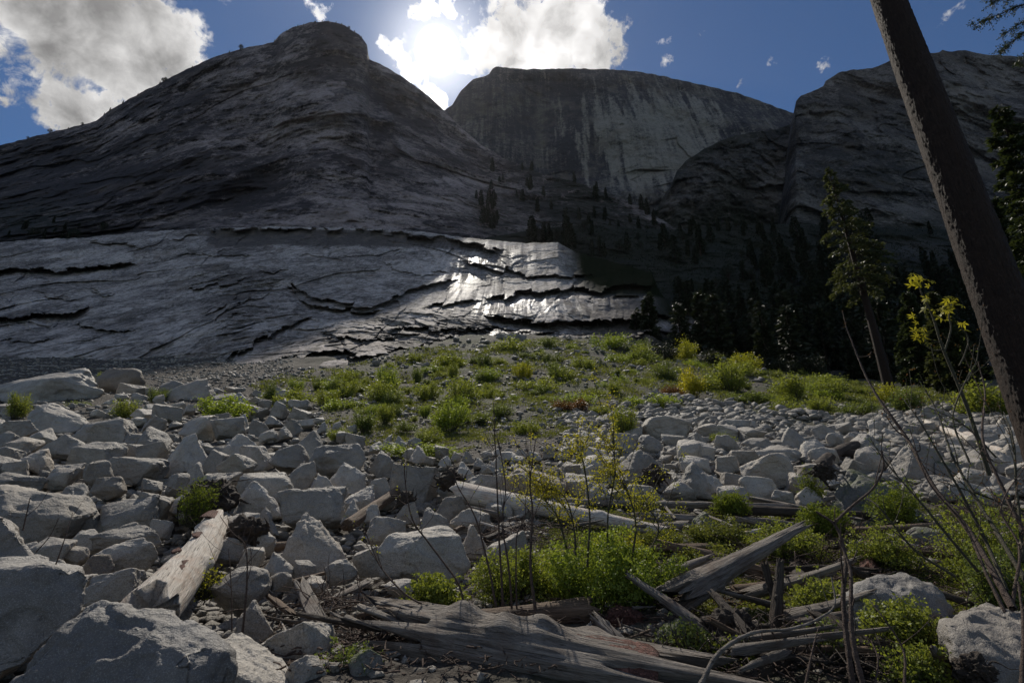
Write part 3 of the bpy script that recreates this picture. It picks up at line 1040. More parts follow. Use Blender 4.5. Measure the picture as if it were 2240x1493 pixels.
HERO = [
    (0, 803, 217, 884, 'slab', 0, 'wide flat slab boulder with a tilted cracked top plate, uppermost at the far left'),
    (223, 807, 320, 862, 'round', 2, 'smooth tan boulder just right of the wide slab boulder at the upper left'),
    (265, 840, 312, 866, 'block', 0, 'small grey block in front of the smooth tan boulder'),
    (366, 829, 468, 882, 'peak', 0, 'pale boulder with a pointed top beside the vivid green bush at upper left'),
    (345, 832, 398, 866, 'round', 0, 'rounded boulder tucked behind the left side of the pointed boulder'),
    (60, 882, 202, 940, 'peak', 0, 'broad dark faced boulder below the wide slab boulder at the left'),
    (171, 917, 290, 972, 'slab', 0, 'long tilted block with a bright top and a shaded front at the left'),
    (388, 907, 474, 955, 'slab', 0, 'flat topped square boulder left below the vivid green bush'),
    (112, 952, 188, 1002, 'block', 0, 'blunt pale block under the long tilted block at the left'),
    (165, 966, 262, 1022, 'block', 0, 'wide shaded block right of the blunt pale block at the left'),
    (62, 936, 130, 988, 'round', 0, 'brownish rounded boulder left of the blunt pale block'),
    (-20, 944, 40, 986, 'peak', 0, 'pointed boulder cut by the left picture edge below the green bush'),
    (309, 968, 365, 1012, 'block', 0, 'small leaning block left of the large dark shaded boulder'),
    (356, 951, 468, 1034, 'peak', 0, 'large boulder with a smooth shaded face above the mossy root wad'),
    (443, 984, 496, 1034, 'block', 0, 'upright squarish block standing right of the large shaded boulder'),
    (486, 949, 568, 1000, 'peak', 0, 'ribbed boulder with a bright ridge behind the wedge shaped boulder'),
    (511, 974, 600, 1022, 'slab', 0, 'wedge shaped pale boulder above the pair of big facing blocks'),
    (642, 942, 715, 992, 'peak', 0, 'pyramid like boulder with a lit ridge at the left edge of the green slope'),
    (676, 973, 803, 1042, 'slab', 0, 'broad table like boulder with a rippled bright top left of centre'),
    (245, 1001, 358, 1050, 'slab', 0, 'long pale boulder with a bright upper edge above the mossy root wad'),
    (86, 1014, 173, 1060, 'slab', 0, 'mid sized boulder with a domed lit top in the left boulder pile'),
    (394, 1011, 447, 1066, 'peak', 0, 'pointed boulder directly behind the mossy root wad'),
    (-20, 1035, 76, 1076, 'slab', 0, 'cracked flat boulder at the left edge above the large bright boulder'),
    (-60, 1066, 160, 1190, 'slab', 0, 'large bright rough boulder at the left edge above the dark leaning boulder'),
    (120, 1060, 233, 1164, 'peak', 0, 'big rounded boulder with a shaded front right of the large bright boulder'),
    (209, 1085, 344, 1166, 'slab', 0, 'big squared boulder with a scalloped right edge left of the pale log'),
    (300, 1078, 380, 1150, 'block', 0, 'shaded boulder between the squared boulder and the root wad'),
    (509, 1035, 642, 1112, 'slab', 0, 'rear one of two big overlapping blocks right of the root wad'),
    (511, 1056, 628, 1125, 'peak', 0, 'front one of two big overlapping blocks right of the root wad'),
    (622, 1068, 756, 1148, 'block', 0, 'big smooth block with a jagged vertical crack left of centre'),
    (629, 1127, 756, 1242, 'peak', 0, 'large pyramidal boulder with a bright rippled top left of centre'),
    (836, 1159, 1025, 1264, 'slab', 0, 'very wide blocky boulder in the middle of the foreground'),
    (805, 1132, 886, 1186, 'round', 0, 'rounded rough boulder just behind the very wide blocky boulder'),
    (776, 1195, 842, 1248, 'block', 0, 'smooth small block left of the very wide blocky boulder'),
    (790, 1046, 863, 1104, 'peak', 0, 'dark shaded pointed boulder left of the big smooth boulder at centre'),
    (850, 1017, 960, 1090, 'block', 0, 'big smooth faced boulder beside the upturned roots at centre'),
    (988, 1010, 1038, 1068, 'peak', 0, 'pointed boulder right of the upturned roots at centre'),
    (1022, 1040, 1111, 1086, 'block', 0, 'low block behind the thick end of the long bleached log'),
    (1112, 1016, 1232, 1100, 'slab', 2, 'large brownish boulder with a flat pale top right of centre'),
    (948, 1086, 1018, 1136, 'peak', 0, 'leaning slab like boulder with a straight upper edge at centre'),
    (918, 1112, 996, 1166, 'peak', 0, 'pointed boulder in front of the leaning slab like boulder at centre'),
    (988, 1114, 1074, 1160, 'round', 0, 'low rounded boulder left of the dead brush pile'),
    (1008, 1150, 1068, 1214, 'peak', 0, 'narrow boulder just right of the very wide blocky boulder'),
    (1064, 1165, 1154, 1242, 'slab', 0, 'tall rough boulder rising out of the leafy foreground bush'),
    (866, 1099, 919, 1138, 'peak', 0, 'small pyramid rock right of the dark branching log'),
    (754, 1092, 795, 1142, 'peak', 0, 'small sharp triangular rock left of the dark branching log'),
    (753, 1063, 827, 1115, 'block', 0, 'pale block behind the small sharp triangular rock'),
    (712, 1068, 760, 1098, 'slab', 0, 'small flat rock right of the cracked smooth block'),
    (676, 1040, 734, 1080, 'peak', 0, 'pointed rock above the cracked smooth block'),
    (718, 1013, 800, 1070, 'peak', 0, 'gabled boulder just below the broad table like boulder'),
    (636, 1010, 694, 1062, 'slab', 0, 'tilted slab left of the pointed rock above the cracked block'),
    (812, 986, 862, 1034, 'peak', 0, 'pale pointed boulder just below the low green mat of plants'),
    (226, 1181, 331, 1250, 'slab', 0, 'flat topped boulder immediately left of the pale log'),
    (222, 1147, 352, 1202, 'slab', 0, 'jagged flat boulder with a bright top left of the pale log top end'),
    (206, 1244, 311, 1308, 'block', 0, 'smooth shaded boulder left of the lower part of the pale log'),
    (462, 1244, 587, 1318, 'round', 0, 'striped rough boulder right of the lower part of the pale log'),
    (514, 1318, 602, 1406, 'peak', 0, 'layered triangular boulder behind the huge bottom left boulder'),
    (578, 1357, 729, 1455, 'block', 0, 'big smooth boulder with a domed top at bottom left of centre'),
    (624, 1438, 714, 1520, 'round', 0, 'dark pitted boulder at the bottom edge left of centre'),
    (839, 1269, 909, 1300, 'round', 0, 'low pale rock left of the light green fern clump'),
    (713, 1224, 780, 1266, 'round', 0, 'rounded rock below the large pyramidal boulder'),
    (640, 1228, 690, 1264, 'slab', 0, 'small blocky rock at the foot of the large pyramidal boulder'),
    (136, 1195, 188, 1238, 'round', 0, 'small round rock between the dark leaning boulder and the flat topped one'),
    (160, 1160, 226, 1200, 'slab', 0, 'small flat rock in front of the big rounded boulder'),
    (186, 1215, 240, 1262, 'round', 2, 'tan rock right behind the dark leaning boulder'),
    (332, 1136, 376, 1172, 'block', 0, 'small dark rock beside the top end of the pale log'),
    (440, 1120, 500, 1150, 'slab', 0, 'light flat rock lying on the top end of the pale log'),
    (555, 1110, 616, 1158, 'peak', 0, 'rough rock below the two big overlapping blocks'),
    (1402, 910, 1512, 962, 'round', 0, 'big smooth dome shaped boulder among the bushes right of centre'),
    (1697, 935, 1782, 984, 'peak', 0, 'light boulder with a beaked top in the right boulder field'),
    (1565, 952, 1615, 998, 'round', 0, 'egg shaped upright boulder in the right boulder field'),
    (1515, 964, 1562, 1006, 'block', 0, 'small pale block left of the egg shaped boulder'),
    (1622, 994, 1728, 1062, 'round', 0, 'large rounded boulder with a rough edge right of the wood scraps'),
    (1619, 1042, 1698, 1090, 'round', 0, 'smooth pale boulder in front of the large rounded boulder'),
    (1350, 987, 1470, 1062, 'peak', 0, 'large hump backed boulder behind the charred upturned roots'),
    (1387, 952, 1447, 994, 'round', 0, 'rounded boulder below the big dome shaped boulder'),
    (1446, 950, 1508, 978, 'slab', 0, 'low flat boulder right below the big dome shaped boulder'),
    (1591, 985, 1650, 1020, 'slab', 0, 'pale low block left above the large rounded boulder'),
    (1626, 958, 1692, 998, 'round', 0, 'smooth boulder in the middle of the right boulder field'),
    (1651, 973, 1750, 1014, 'slab', 0, 'wide smooth block below the beaked boulder'),
    (1742, 958, 1818, 1006, 'peak', 0, 'boulder with a dark front left of the driftwood roots'),
    (1776, 979, 1836, 1020, 'round', 0, 'mottled boulder directly left of the driftwood roots'),
    (1932, 956, 2060, 1046, 'peak', 0, 'large boulder with a curved bright ridge at the right'),
    (1872, 975, 1938, 1032, 'slab', 0, 'tilted rough slab between driftwood and the curved ridge boulder'),
    (1823, 1031, 2016, 1134, 'peak', 1, 'big grey mossy boulder sloping down to the right'),
    (1450, 1055, 1520, 1092, 'round', 0, 'light rock right of the charred upturned roots'),
    (1471, 1042, 1532, 1072, 'slab', 0, 'small flat rock above the light rock near the charred roots'),
    (1366, 1061, 1445, 1096, 'round', 0, 'low rock in front of the charred upturned roots'),
    (1433, 1122, 1474, 1160, 'peak', 3, 'small dark pointed rock among greenery above the long bleached log end'),
    (1507, 1120, 1571, 1156, 'peak', 1, 'small grey rock with sticks across it right of the small dark rock'),
    (2016, 889, 2092, 926, 'slab', 0, 'flat boulder near the big leaning pine trunk'),
    (2038, 1010, 2120, 1052, 'slab', 1, 'rough low boulder behind the thicket at the right'),
    (1986, 1155, 2074, 1206, 'round', 1, 'shaded grey boulder behind the brown dead leaves at the right'),
    (1986, 1218, 2049, 1268, 'peak', 1, 'small pointed rock behind the large domed speckled boulder'),
    (1446, 1210, 1499, 1256, 'peak', 1, 'pale pointed rock right of the big leafy bush'),
    (1436, 1357, 1508, 1436, 'slab', 1, 'yellow lichened slab leaning under the crossed broken wood'),
    (1250, 1365, 1312, 1406, 'peak', 0, 'small light rock behind the big weathered trunk'),
    (840, 1320, 920, 1372, 'slab', 1, 'moss striped rock left of the big weathered trunk'),
    (762, 1425, 832, 1500, 'round', 1, 'rough grey rock at the bottom behind the low dark plants'),
    (1925, 1110, 2010, 1140, 'slab', 1, 'flat tip of rock below the big mossy boulder'),
    (1084, 730, 1152, 746, 'slab', 0, 'lone bright block at the foot of the wet slabs'),
    (1840, 1000, 1900, 1042, 'block', 0, 'pale rock under the driftwood roots'),
    (2085, 925, 2140, 960, 'round', 0, 'pale boulder left of the bleached logs at the right edge'),
    (2120, 950, 2180, 985, 'round', 0, 'boulder between the bleached logs and the leaning pine'),
    (2180, 900, 2260, 950, 'block', 0, 'boulder at the right picture edge behind the bleached logs')]
MATS = [M_BOULDER, M_MOSSY, M_TAN, M_DARKROCK, M_NEAR]
for i, (x0, y0, x1, y1, st, mi, lab) in enumerate(HERO):
    sub = 5 if (x1 - x0) > 100 else 4
    boulder(x0, y0, x1, y1, st, MATS[mi], lab, 100 + i * 7, sub)

# the three nearest boulders, bottom left
def near_boulder(pts, mat, label, seed, sub=6, rough=.5):
    W3 = np.array([at(*p) for p in pts])
    c = W3.mean(0)
    sc = (W3.max(0) - W3.min(0)).max() / 2
    V, N, Fc = hull_mesh((W3 - c) / sc, TARGET[sub] * .8, .05)
    so = seed * .77
    n = fbm(V * 1.3 + so, 3) * .05 - .05 * smooth(pn(V * 2.1 + so), .12, .2) - .02 * smooth(pn(V * 5 + so + 9), .15, .25) + fbm(V * 6 + so, 5, .62) * .022 + (ridged(V * 3 + so, 3) - .6) * .012
    V = (V + N * n[:, None] * rough * 1.6) * sc
    o = link('boulder', mesh_np('boulder', V, Fc, True), mat, loc=tuple(c))
    tag(o, label, 'boulder')


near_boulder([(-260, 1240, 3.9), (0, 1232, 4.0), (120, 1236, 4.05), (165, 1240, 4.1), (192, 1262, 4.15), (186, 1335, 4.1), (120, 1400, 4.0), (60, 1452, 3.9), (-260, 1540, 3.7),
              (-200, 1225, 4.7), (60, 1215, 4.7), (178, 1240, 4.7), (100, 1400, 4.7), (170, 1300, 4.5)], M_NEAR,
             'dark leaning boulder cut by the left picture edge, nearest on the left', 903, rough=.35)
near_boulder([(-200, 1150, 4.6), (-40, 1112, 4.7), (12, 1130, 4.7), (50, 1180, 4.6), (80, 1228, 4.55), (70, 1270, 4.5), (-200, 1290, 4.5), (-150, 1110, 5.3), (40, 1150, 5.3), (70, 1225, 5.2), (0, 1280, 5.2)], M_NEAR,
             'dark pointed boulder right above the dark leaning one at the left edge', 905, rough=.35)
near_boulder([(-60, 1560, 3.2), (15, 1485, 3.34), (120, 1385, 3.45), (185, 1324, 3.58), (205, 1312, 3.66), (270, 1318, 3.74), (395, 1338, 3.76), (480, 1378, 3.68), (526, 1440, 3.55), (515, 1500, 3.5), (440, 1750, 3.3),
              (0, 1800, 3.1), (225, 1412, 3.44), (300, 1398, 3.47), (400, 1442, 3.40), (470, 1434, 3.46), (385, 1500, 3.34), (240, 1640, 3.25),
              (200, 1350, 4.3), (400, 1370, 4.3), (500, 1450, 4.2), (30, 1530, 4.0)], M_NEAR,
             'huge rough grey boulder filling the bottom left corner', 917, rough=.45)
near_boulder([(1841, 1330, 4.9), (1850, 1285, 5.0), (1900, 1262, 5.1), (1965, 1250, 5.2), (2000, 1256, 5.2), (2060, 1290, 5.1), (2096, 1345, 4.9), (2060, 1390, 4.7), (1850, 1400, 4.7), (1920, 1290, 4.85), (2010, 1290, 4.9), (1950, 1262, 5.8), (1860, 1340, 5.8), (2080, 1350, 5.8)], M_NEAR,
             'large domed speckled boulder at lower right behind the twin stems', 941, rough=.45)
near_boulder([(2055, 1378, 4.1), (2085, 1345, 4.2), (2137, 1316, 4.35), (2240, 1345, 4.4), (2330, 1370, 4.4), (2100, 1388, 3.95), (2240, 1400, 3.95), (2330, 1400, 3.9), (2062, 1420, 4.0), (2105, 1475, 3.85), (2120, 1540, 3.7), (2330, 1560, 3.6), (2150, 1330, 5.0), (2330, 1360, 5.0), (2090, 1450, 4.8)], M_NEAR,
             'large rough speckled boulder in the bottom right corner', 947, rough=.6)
near_boulder([(470, 1400, 4.1), (520, 1375, 4.4), (590, 1420, 4.4), (640, 1460, 4.2), (668, 1530, 3.9), (640, 1640, 3.6), (480, 1640, 3.4), (470, 1470, 3.7), (560, 1480, 3.75)], M_BOULDER,
             'smooth pale boulder with cracks right behind the huge corner boulder', 931, 6, .4)
BOUL.append((280, 1140, 480, 1330))


# ---- boulders that fill the pile
def zone_size(px, py):
    """typical stone size in pixels of the photograph, None where none stand"""
    if py < 800 + 0.0 * px and px < 560:
        return None
    if px < 640:
        if py < 845:
            return 20
        return 16 + (py - 845) * 0.24 if py < 1000 else 52
    top = np.interp(px, [640, 800, 1000, 1250, 1300, 1450, 1650, 1900, 2240], [870, 950, 985, 985, 900, 875, 900, 905, 890])
    if py < top:
        return 9 if py < top - 45 else 11 + (py - top + 45) * .15
    return 22 + (py - top) * 0.22 if py < 1050 else 44


r = np.random.RandomState(11)
BASE = {s: [rock(3000 + k * 13 + j * 101, s, st) for k, st in enumerate(['block', 'peak', 'slab', 'block', 'round', 'block', 'peak', 'slab'])] for j, s in enumerate((1, 2, 3))}
FILLMESH = [mesh_np('boulder', *rock(5000 + k * 17, 4, st), True) for k, st in enumerate(['block', 'peak', 'slab', 'block', 'round', 'block', 'peak', 'slab', 'slab', 'peak', 'block', 'block'])]
for me in FILLMESH:
    me.materials.append(M_BOULDER)
fill = 0
tries = 0
while fill < 188 and tries < 20000:
    tries += 1
    left = r.rand() < 0.5
    px = r.uniform(-10, 700) if left else r.uniform(700, 2245)
    py = r.uniform(850, 1290) if left else r.uniform(930, 1130)
    if not left and py > 1090 and px > 1230:
        continue
    s = zone_size(px, py)
    if s is None or s < 18:
        continue
    s *= r.uniform(.75, 1.5)
    w, h_ = s * r.uniform(.9, 1.5), s * r.uniform(.6, .95)
    bx = (px - w / 2, py - h_ / 2, px + w / 2, py + h_ / 2)
    bad = 0
    for b in BOUL:
        ox = min(b[2], bx[2]) - max(b[0], bx[0])
        oy = min(b[3], bx[3]) - max(b[1], bx[1])
        if ox > 0 and oy > 0 and ox * oy > 0.30 * w * h_:
            bad = 1
            break
    if bad:
        continue
    c, ww, dep, hh = box_place(*bx, fwd=.5)
    o = link('boulder', FILLMESH[r.randint(12)], loc=tuple(c))
    o.rotation_euler = (r.uniform(-.3, .3), r.uniform(-.3, .3), r.uniform(0, 6.28))
    o.scale = (ww / 2, (ww + dep) / 4, hh / 2 * 1.12)
    if left:
        lab, g = ('small pale granite boulder wedged among the bigger ones in the left pile', 'small boulders filling the left pile')
    elif px < 1250:
        lab, g = ('small pale granite boulder wedged among the bigger ones in the middle', 'small boulders filling the middle')
    else:
        lab, g = ('small pale granite boulder packed in the light stone field at the right', 'small boulders filling the right field')
    tag(o, lab, 'boulder', g)
    BOUL.append(bx)
    fill += 1


# ---- rubble: everything smaller, as one mesh
def merge_rocks(name, items, mat, smooth_=False):
    Vs, Fs, off = [], [], 0
    for (V, Fc) in items:
        Vs.append(V)
        Fs.append(Fc + off)
        off += len(V)
    me = mesh_np(name, np.concatenate(Vs), np.concatenate(Fs), smooth_)
    return link(name, me, mat)


def rubble():
    items, offs = [], []
    r = np.random.RandomState(5)

    def settle():
        O = np.array(offs)
        O[:, 2] += zgn(O[:, 0], O[:, 1])
        for k in range(len(items)):
            items[k] = (items[k][0] + O[k], items[k][1])

    def add(px, py, spx, sub, emb=0.25):
        g = hit(px, py)
        s = spx / F * depth_of(g)
        V, Fc = BASE[sub][r.randint(8)]
        R = rand_rot(r)
        sc = s / 2 * np.array([r.uniform(.8, 1.4), r.uniform(.8, 1.3), r.uniform(.5, .9)])
        a = r.uniform(0, 6.28)
        ca, sa = math.cos(a), math.sin(a)
        V = (V @ R.T) * sc
        V = V @ np.array([[ca, -sa, 0], [sa, ca, 0], [0, 0, 1]]).T
        items.append((V, Fc))
        offs.append([g[0], g[1], sc[2] * (1 - emb * 2)])
    n = 0
    for k in range(19500):
        px = r.uniform(-30, 2270)
        py = 738 + 607 * r.rand() ** 1.15
        lim = np.interp(px, [0, 300, 600, 800, 1000, 1300, 1600, 1900, 2240], [845, 845, 820, 790, 745, 738, 780, 865, 890])
        if py < lim:
            continue
        s0 = zone_size(px, py)
        if s0 is None:
            continue
        if s0 <= 10:
            s = r.uniform(2.5, 10) * (1 + (py - 740) / 500) * (1.5 if r.rand() < .08 else 1)
        else:
            s = s0 * r.uniform(.14, .55)
            if px < 700 and py > 930 and r.rand() < .45:
                continue
        if py > 1150 and px > 1000:
            s = min(s, 18)
            if r.rand() < (.5 if px < 1200 else .93):
                continue
        if px > 1250 and py > 1085 and r.rand() < .85:
            continue
        add(px, py, s, 2 if s > 9 else 1)
    for k in range(3600):
        px, py = r.uniform(1230, 2260), r.uniform(860, 1000)
        if py < np.interp(px, [1230, 1450, 1650, 1900, 2260], [900, 868, 885, 893, 880]):
            continue
        add(px, py, r.uniform(7, 24) * (1 + (py - 900) / 300), 2)
    # near the camera: gravel and stones in the gaps
    for k in range(1300):
        px = r.uniform(-30, 2270)
        py = r.uniform(1250, 1520)
        if px > 760 and r.rand() < .8:
            continue
        add(px, py, r.uniform(6, 34), 2)
    settle()
    o = merge_rocks('rubble', items, M_RUBBLE)
    tag(o, 'small broken grey stones covering the ground between the boulders', 'rubble', kind='stuff')
    # shaded scree on the left, at the foot of the slabs
    items.clear()
    offs.clear()
    for k in range(4200):
        px = r.uniform(-60, 640)
        py = r.uniform(762, 845)
        add(px, py, r.uniform(1.8, 6.5), 1)
    settle()
    o = merge_rocks('scree', items, M_RUBBLE)
    tag(o, 'fine dark scree in shade at the foot of the left slabs', 'scree', kind='stuff')


rubble()


# ------------------------------------------------------------------ wood
def frame(p0, p1):
    x = Vector(p1) - Vector(p0)
    L = x.length
    q = x.to_track_quat('X', 'Z')
    return L, q


def log_arrays(L, r0, r1, na=28, ns=60, seed=0, jag=0.6, groove=0.10, bend=0.04, flat=1.0, knots=3):
    """trunk along local X from 0 to L with grain ridges and broken ends"""
    r = np.random.RandomState(seed)
    th = np.linspace(0, 2 * np.pi, na, endpoint=False)
    s = np.linspace(0, 1, ns)
    S, T = np.meshgrid(s, th, indexing='ij')
    rad = r0 + (r1 - r0) * S
    q = np.stack([np.cos(T) * 3.2, np.sin(T) * 3.2, S * L / max(r0, .02) * 0.10], -1).reshape(-1, 3) + seed * 3.1
    g = ridged(q, 3).reshape(S.shape) * groove * 0.5 + pn(q * np.array([.4, .4, 1.5])).reshape(S.shape) * groove * 1.1
    for k in range(knots):
        ks, kt = r.uniform(.1, .9), r.uniform(0, 6.28)
        g += 0.35 * np.exp(-((S - ks) * L / (r0 * .5)) ** 2 - (np.angle(np.exp(1j * (T - kt))) / .35) ** 2)
    q2 = np.stack([np.cos(T) * 8.5, np.sin(T) * 8.5, S * L / max(r0, .02) * 0.16], -1).reshape(-1, 3) + seed * 1.3
    if na >= 40:
        g += (ridged(q2, 2).reshape(S.shape) - .6) * groove * .38
    R = rad * (1 + g)
    jn = pn(np.stack([np.cos(th) * 2.3, np.sin(th) * 2.3, th * 0], 1) + seed) + 0.6 * pn(np.stack([np.cos(th) * 6, np.sin(th) * 6, th * 0], 1) + seed + 5)
    X = S * L
    e0 = np.clip(1 - S / 0.18, 0, 1)
    e1 = np.clip((S - 0.82) / 0.18, 0, 1)
    X = X + jn[None, :] * jag * (e0 * r0 * 2.0 + e1 * r1 * 3.5)
    bx = bend * L * np.sin(S * np.pi * r.uniform(.7, 1.3) + r.uniform(-.3, .3))
    Yv = R * np.cos(T) + bx * r.uniform(-1, 1)
    Z = R * np.sin(T) * flat + bx * r.uniform(-.4, .4)
    V = np.stack([X, Yv, Z], -1)
    Fq = []
    i = np.arange(ns - 1)[:, None] * na + np.arange(na)[None, :]
    j = np.arange(ns - 1)[:, None] * na + (np.arange(na)[None, :] + 1) % na
    Fq = np.stack([i.ravel(), j.ravel(), (j + na).ravel(), (i + na).ravel()], 1)
    V = V.reshape(-1, 3)
    # sunken, splintered end faces
    cen0 = V[:na].mean(0) + np.array([r0 * .5, 0, 0])
    cen1 = V[-na:].mean(0) - np.array([r1 * .8, 0, 0])
    n = len(V)
    V = np.concatenate([V, [cen0, cen1]])
    a = np.arange(na)
    b = (a + 1) % na
    c0 = np.stack([a, np.full(na, n), b, b], 1)
    tri0 = np.stack([b, a, np.full(na, n), np.full(na, n)], 1)
    base = (ns - 1) * na
    return V, Fq, [(b[k], a[k], n) for k in range(na)] + [(base + a[k], base + b[k], n + 1) for k in range(na)]


def mesh_mixed(name, V, Fq, tris, smooth_=True):
    me = bpy.data.meshes.new(name)
    me.from_pydata([tuple(v) for v in V], [], [tuple(int(x) for x in f) for f in Fq] + [tuple(int(x) for x in t) for t in tris])
    if smooth_:
        me.polygons.foreach_set('use_smooth', np.ones(len(me.polygons), dtype=bool))
    me.update()
    return me


def wpt(px, py, Y=None, lift=0.0):
    if Y is None:
        g = hit(px, py + lift)
        return at(px, py, g[1])
    return at(px, py, Y)


def log(a, b, w0, w1, mat, label, name='log', seed=1, jag=.6, groove=.1, bend=.03, flat=1.0, cat='log', group=None, na=28, ns=60, knots=3, parent=None):
    """a, b: (px, row[, distance]); w0, w1: thickness at each end in pixels"""
    pa = wpt(a[0], a[1], a[2] if len(a) > 2 else None, w0 * .5)
    pb = wpt(b[0], b[1], b[2] if len(b) > 2 else None, w1 * .5)
    L, q = frame(pa, pb)
    r0 = w0 / 2 / F * depth_of(pa)
    r1 = w1 / 2 / F * depth_of(pb)
    V, Fq, tr = log_arrays(L, r0, r1, na, ns, seed, jag, groove, bend, flat, knots)
    me = mesh_mixed(name, V, Fq, tr)
    o = link(name, me, mat)
    o.location = tuple(pa)
    o.rotation_mode = 'QUATERNION'
    o.rotation_quaternion = q
    if parent is None:
        tag(o, label, cat, group)
    return o


def tube(pts, rads, n=6):
    pts = np.asarray(pts, float)
    rads = np.asarray(rads, float)
    d = np.gradient(pts, axis=0)
    d /= np.linalg.norm(d, axis=1)[:, None] + 1e-9
    up = np.array([0.13, 0.21, 1.0])
    a = np.cross(d, up)
    a /= np.linalg.norm(a, axis=1)[:, None] + 1e-9
    b = np.cross(d, a)
    th = np.linspace(0, 2 * np.pi, n, endpoint=False)
    V = pts[:, None, :] + rads[:, None, None] * (np.cos(th)[None, :, None] * a[:, None, :] + np.sin(th)[None, :, None] * b[:, None, :])
    m = len(pts)
    i = (np.arange(m - 1)[:, None] * n + np.arange(n)[None, :]).ravel()
    j = (np.arange(m - 1)[:, None] * n + (np.arange(n)[None, :] + 1) % n).ravel()
    return V.reshape(-1, 3), np.stack([i, j, j + n, i + n], 1)


class MB:
    def __init__(s):
        s.V, s.F, s.n = [], [], 0

    def add(s, V, Fq):
        s.V.append(V)
        s.F.append(Fq + s.n)
        s.n += len(V)

    def mesh(s, name, smooth_=True):
        return mesh_np(name, np.concatenate(s.V), np.concatenate(s.F), smooth_)


def spline(pts, n=12):
    pts = np.asarray(pts, float)
    t = np.linspace(0, len(pts) - 1, n)
    P = np.concatenate([[2 * pts[0] - pts[1]], pts, [2 * pts[-1] - pts[-2]]])
    out = []
    for x in t:
        i = min(int(x), len(pts) - 2)
        f = x - i
        p0, p1, p2, p3 = P[i], P[i + 1], P[i + 2], P[i + 3]
        out.append(.5 * ((2 * p1) + (-p0 + p2) * f + (2 * p0 - 5 * p1 + 4 * p2 - p3) * f * f + (-p0 + 3 * p1 - 3 * p2 + p3) * f ** 3))
    return np.array(out)


# pale birch-like log with patches of bark
plog = log((322, 1340, 5.2), (462, 1140, 9.0), 112, 46, M_PALEWOOD, 'thick pale peeled log rising from the bottom left between boulders', seed=4, jag=.9, groove=.09, na=48, ns=110, knots=7)


def patch(parent, seed, s0, s1, t0, t1, r0, r1, L, mat, name='bark_patch'):
    """a flake of remaining bark hugging a log"""
    r = np.random.RandomState(seed)
    ns, na = 18, 12
    s = np.linspace(s0, s1, ns)
    th = np.linspace(t0, t1, na)
    S, T = np.meshgrid(s, th, indexing='ij')
    ea = 1 - np.abs(np.linspace(-1, 1, ns))[:, None] ** 2 * .6
    eb = 1 + .25 * pn(np.stack([S * 40, T * 3, T * 0], -1).reshape(-1, 3) + seed).reshape(S.shape)
    tm = (t0 + t1) / 2
    T = tm + (T - tm) * ea * eb
    R = (r0 + (r1 - r0) * S) * 1.06 + .008 + .012 * pn(np.stack([S * 60, T * 8, T * 0], -1).reshape(-1, 3)).reshape(S.shape)
    V = np.stack([S * L, R * np.cos(T), R * np.sin(T)], -1).reshape(-1, 3)
    V = V + 0
    o = link(name, mesh_np(name, V, grid_faces(ns, na), True), mat, parent)
    md = o.modifiers.new('thick', 'SOLIDIFY')
    md.thickness = .02
    return o


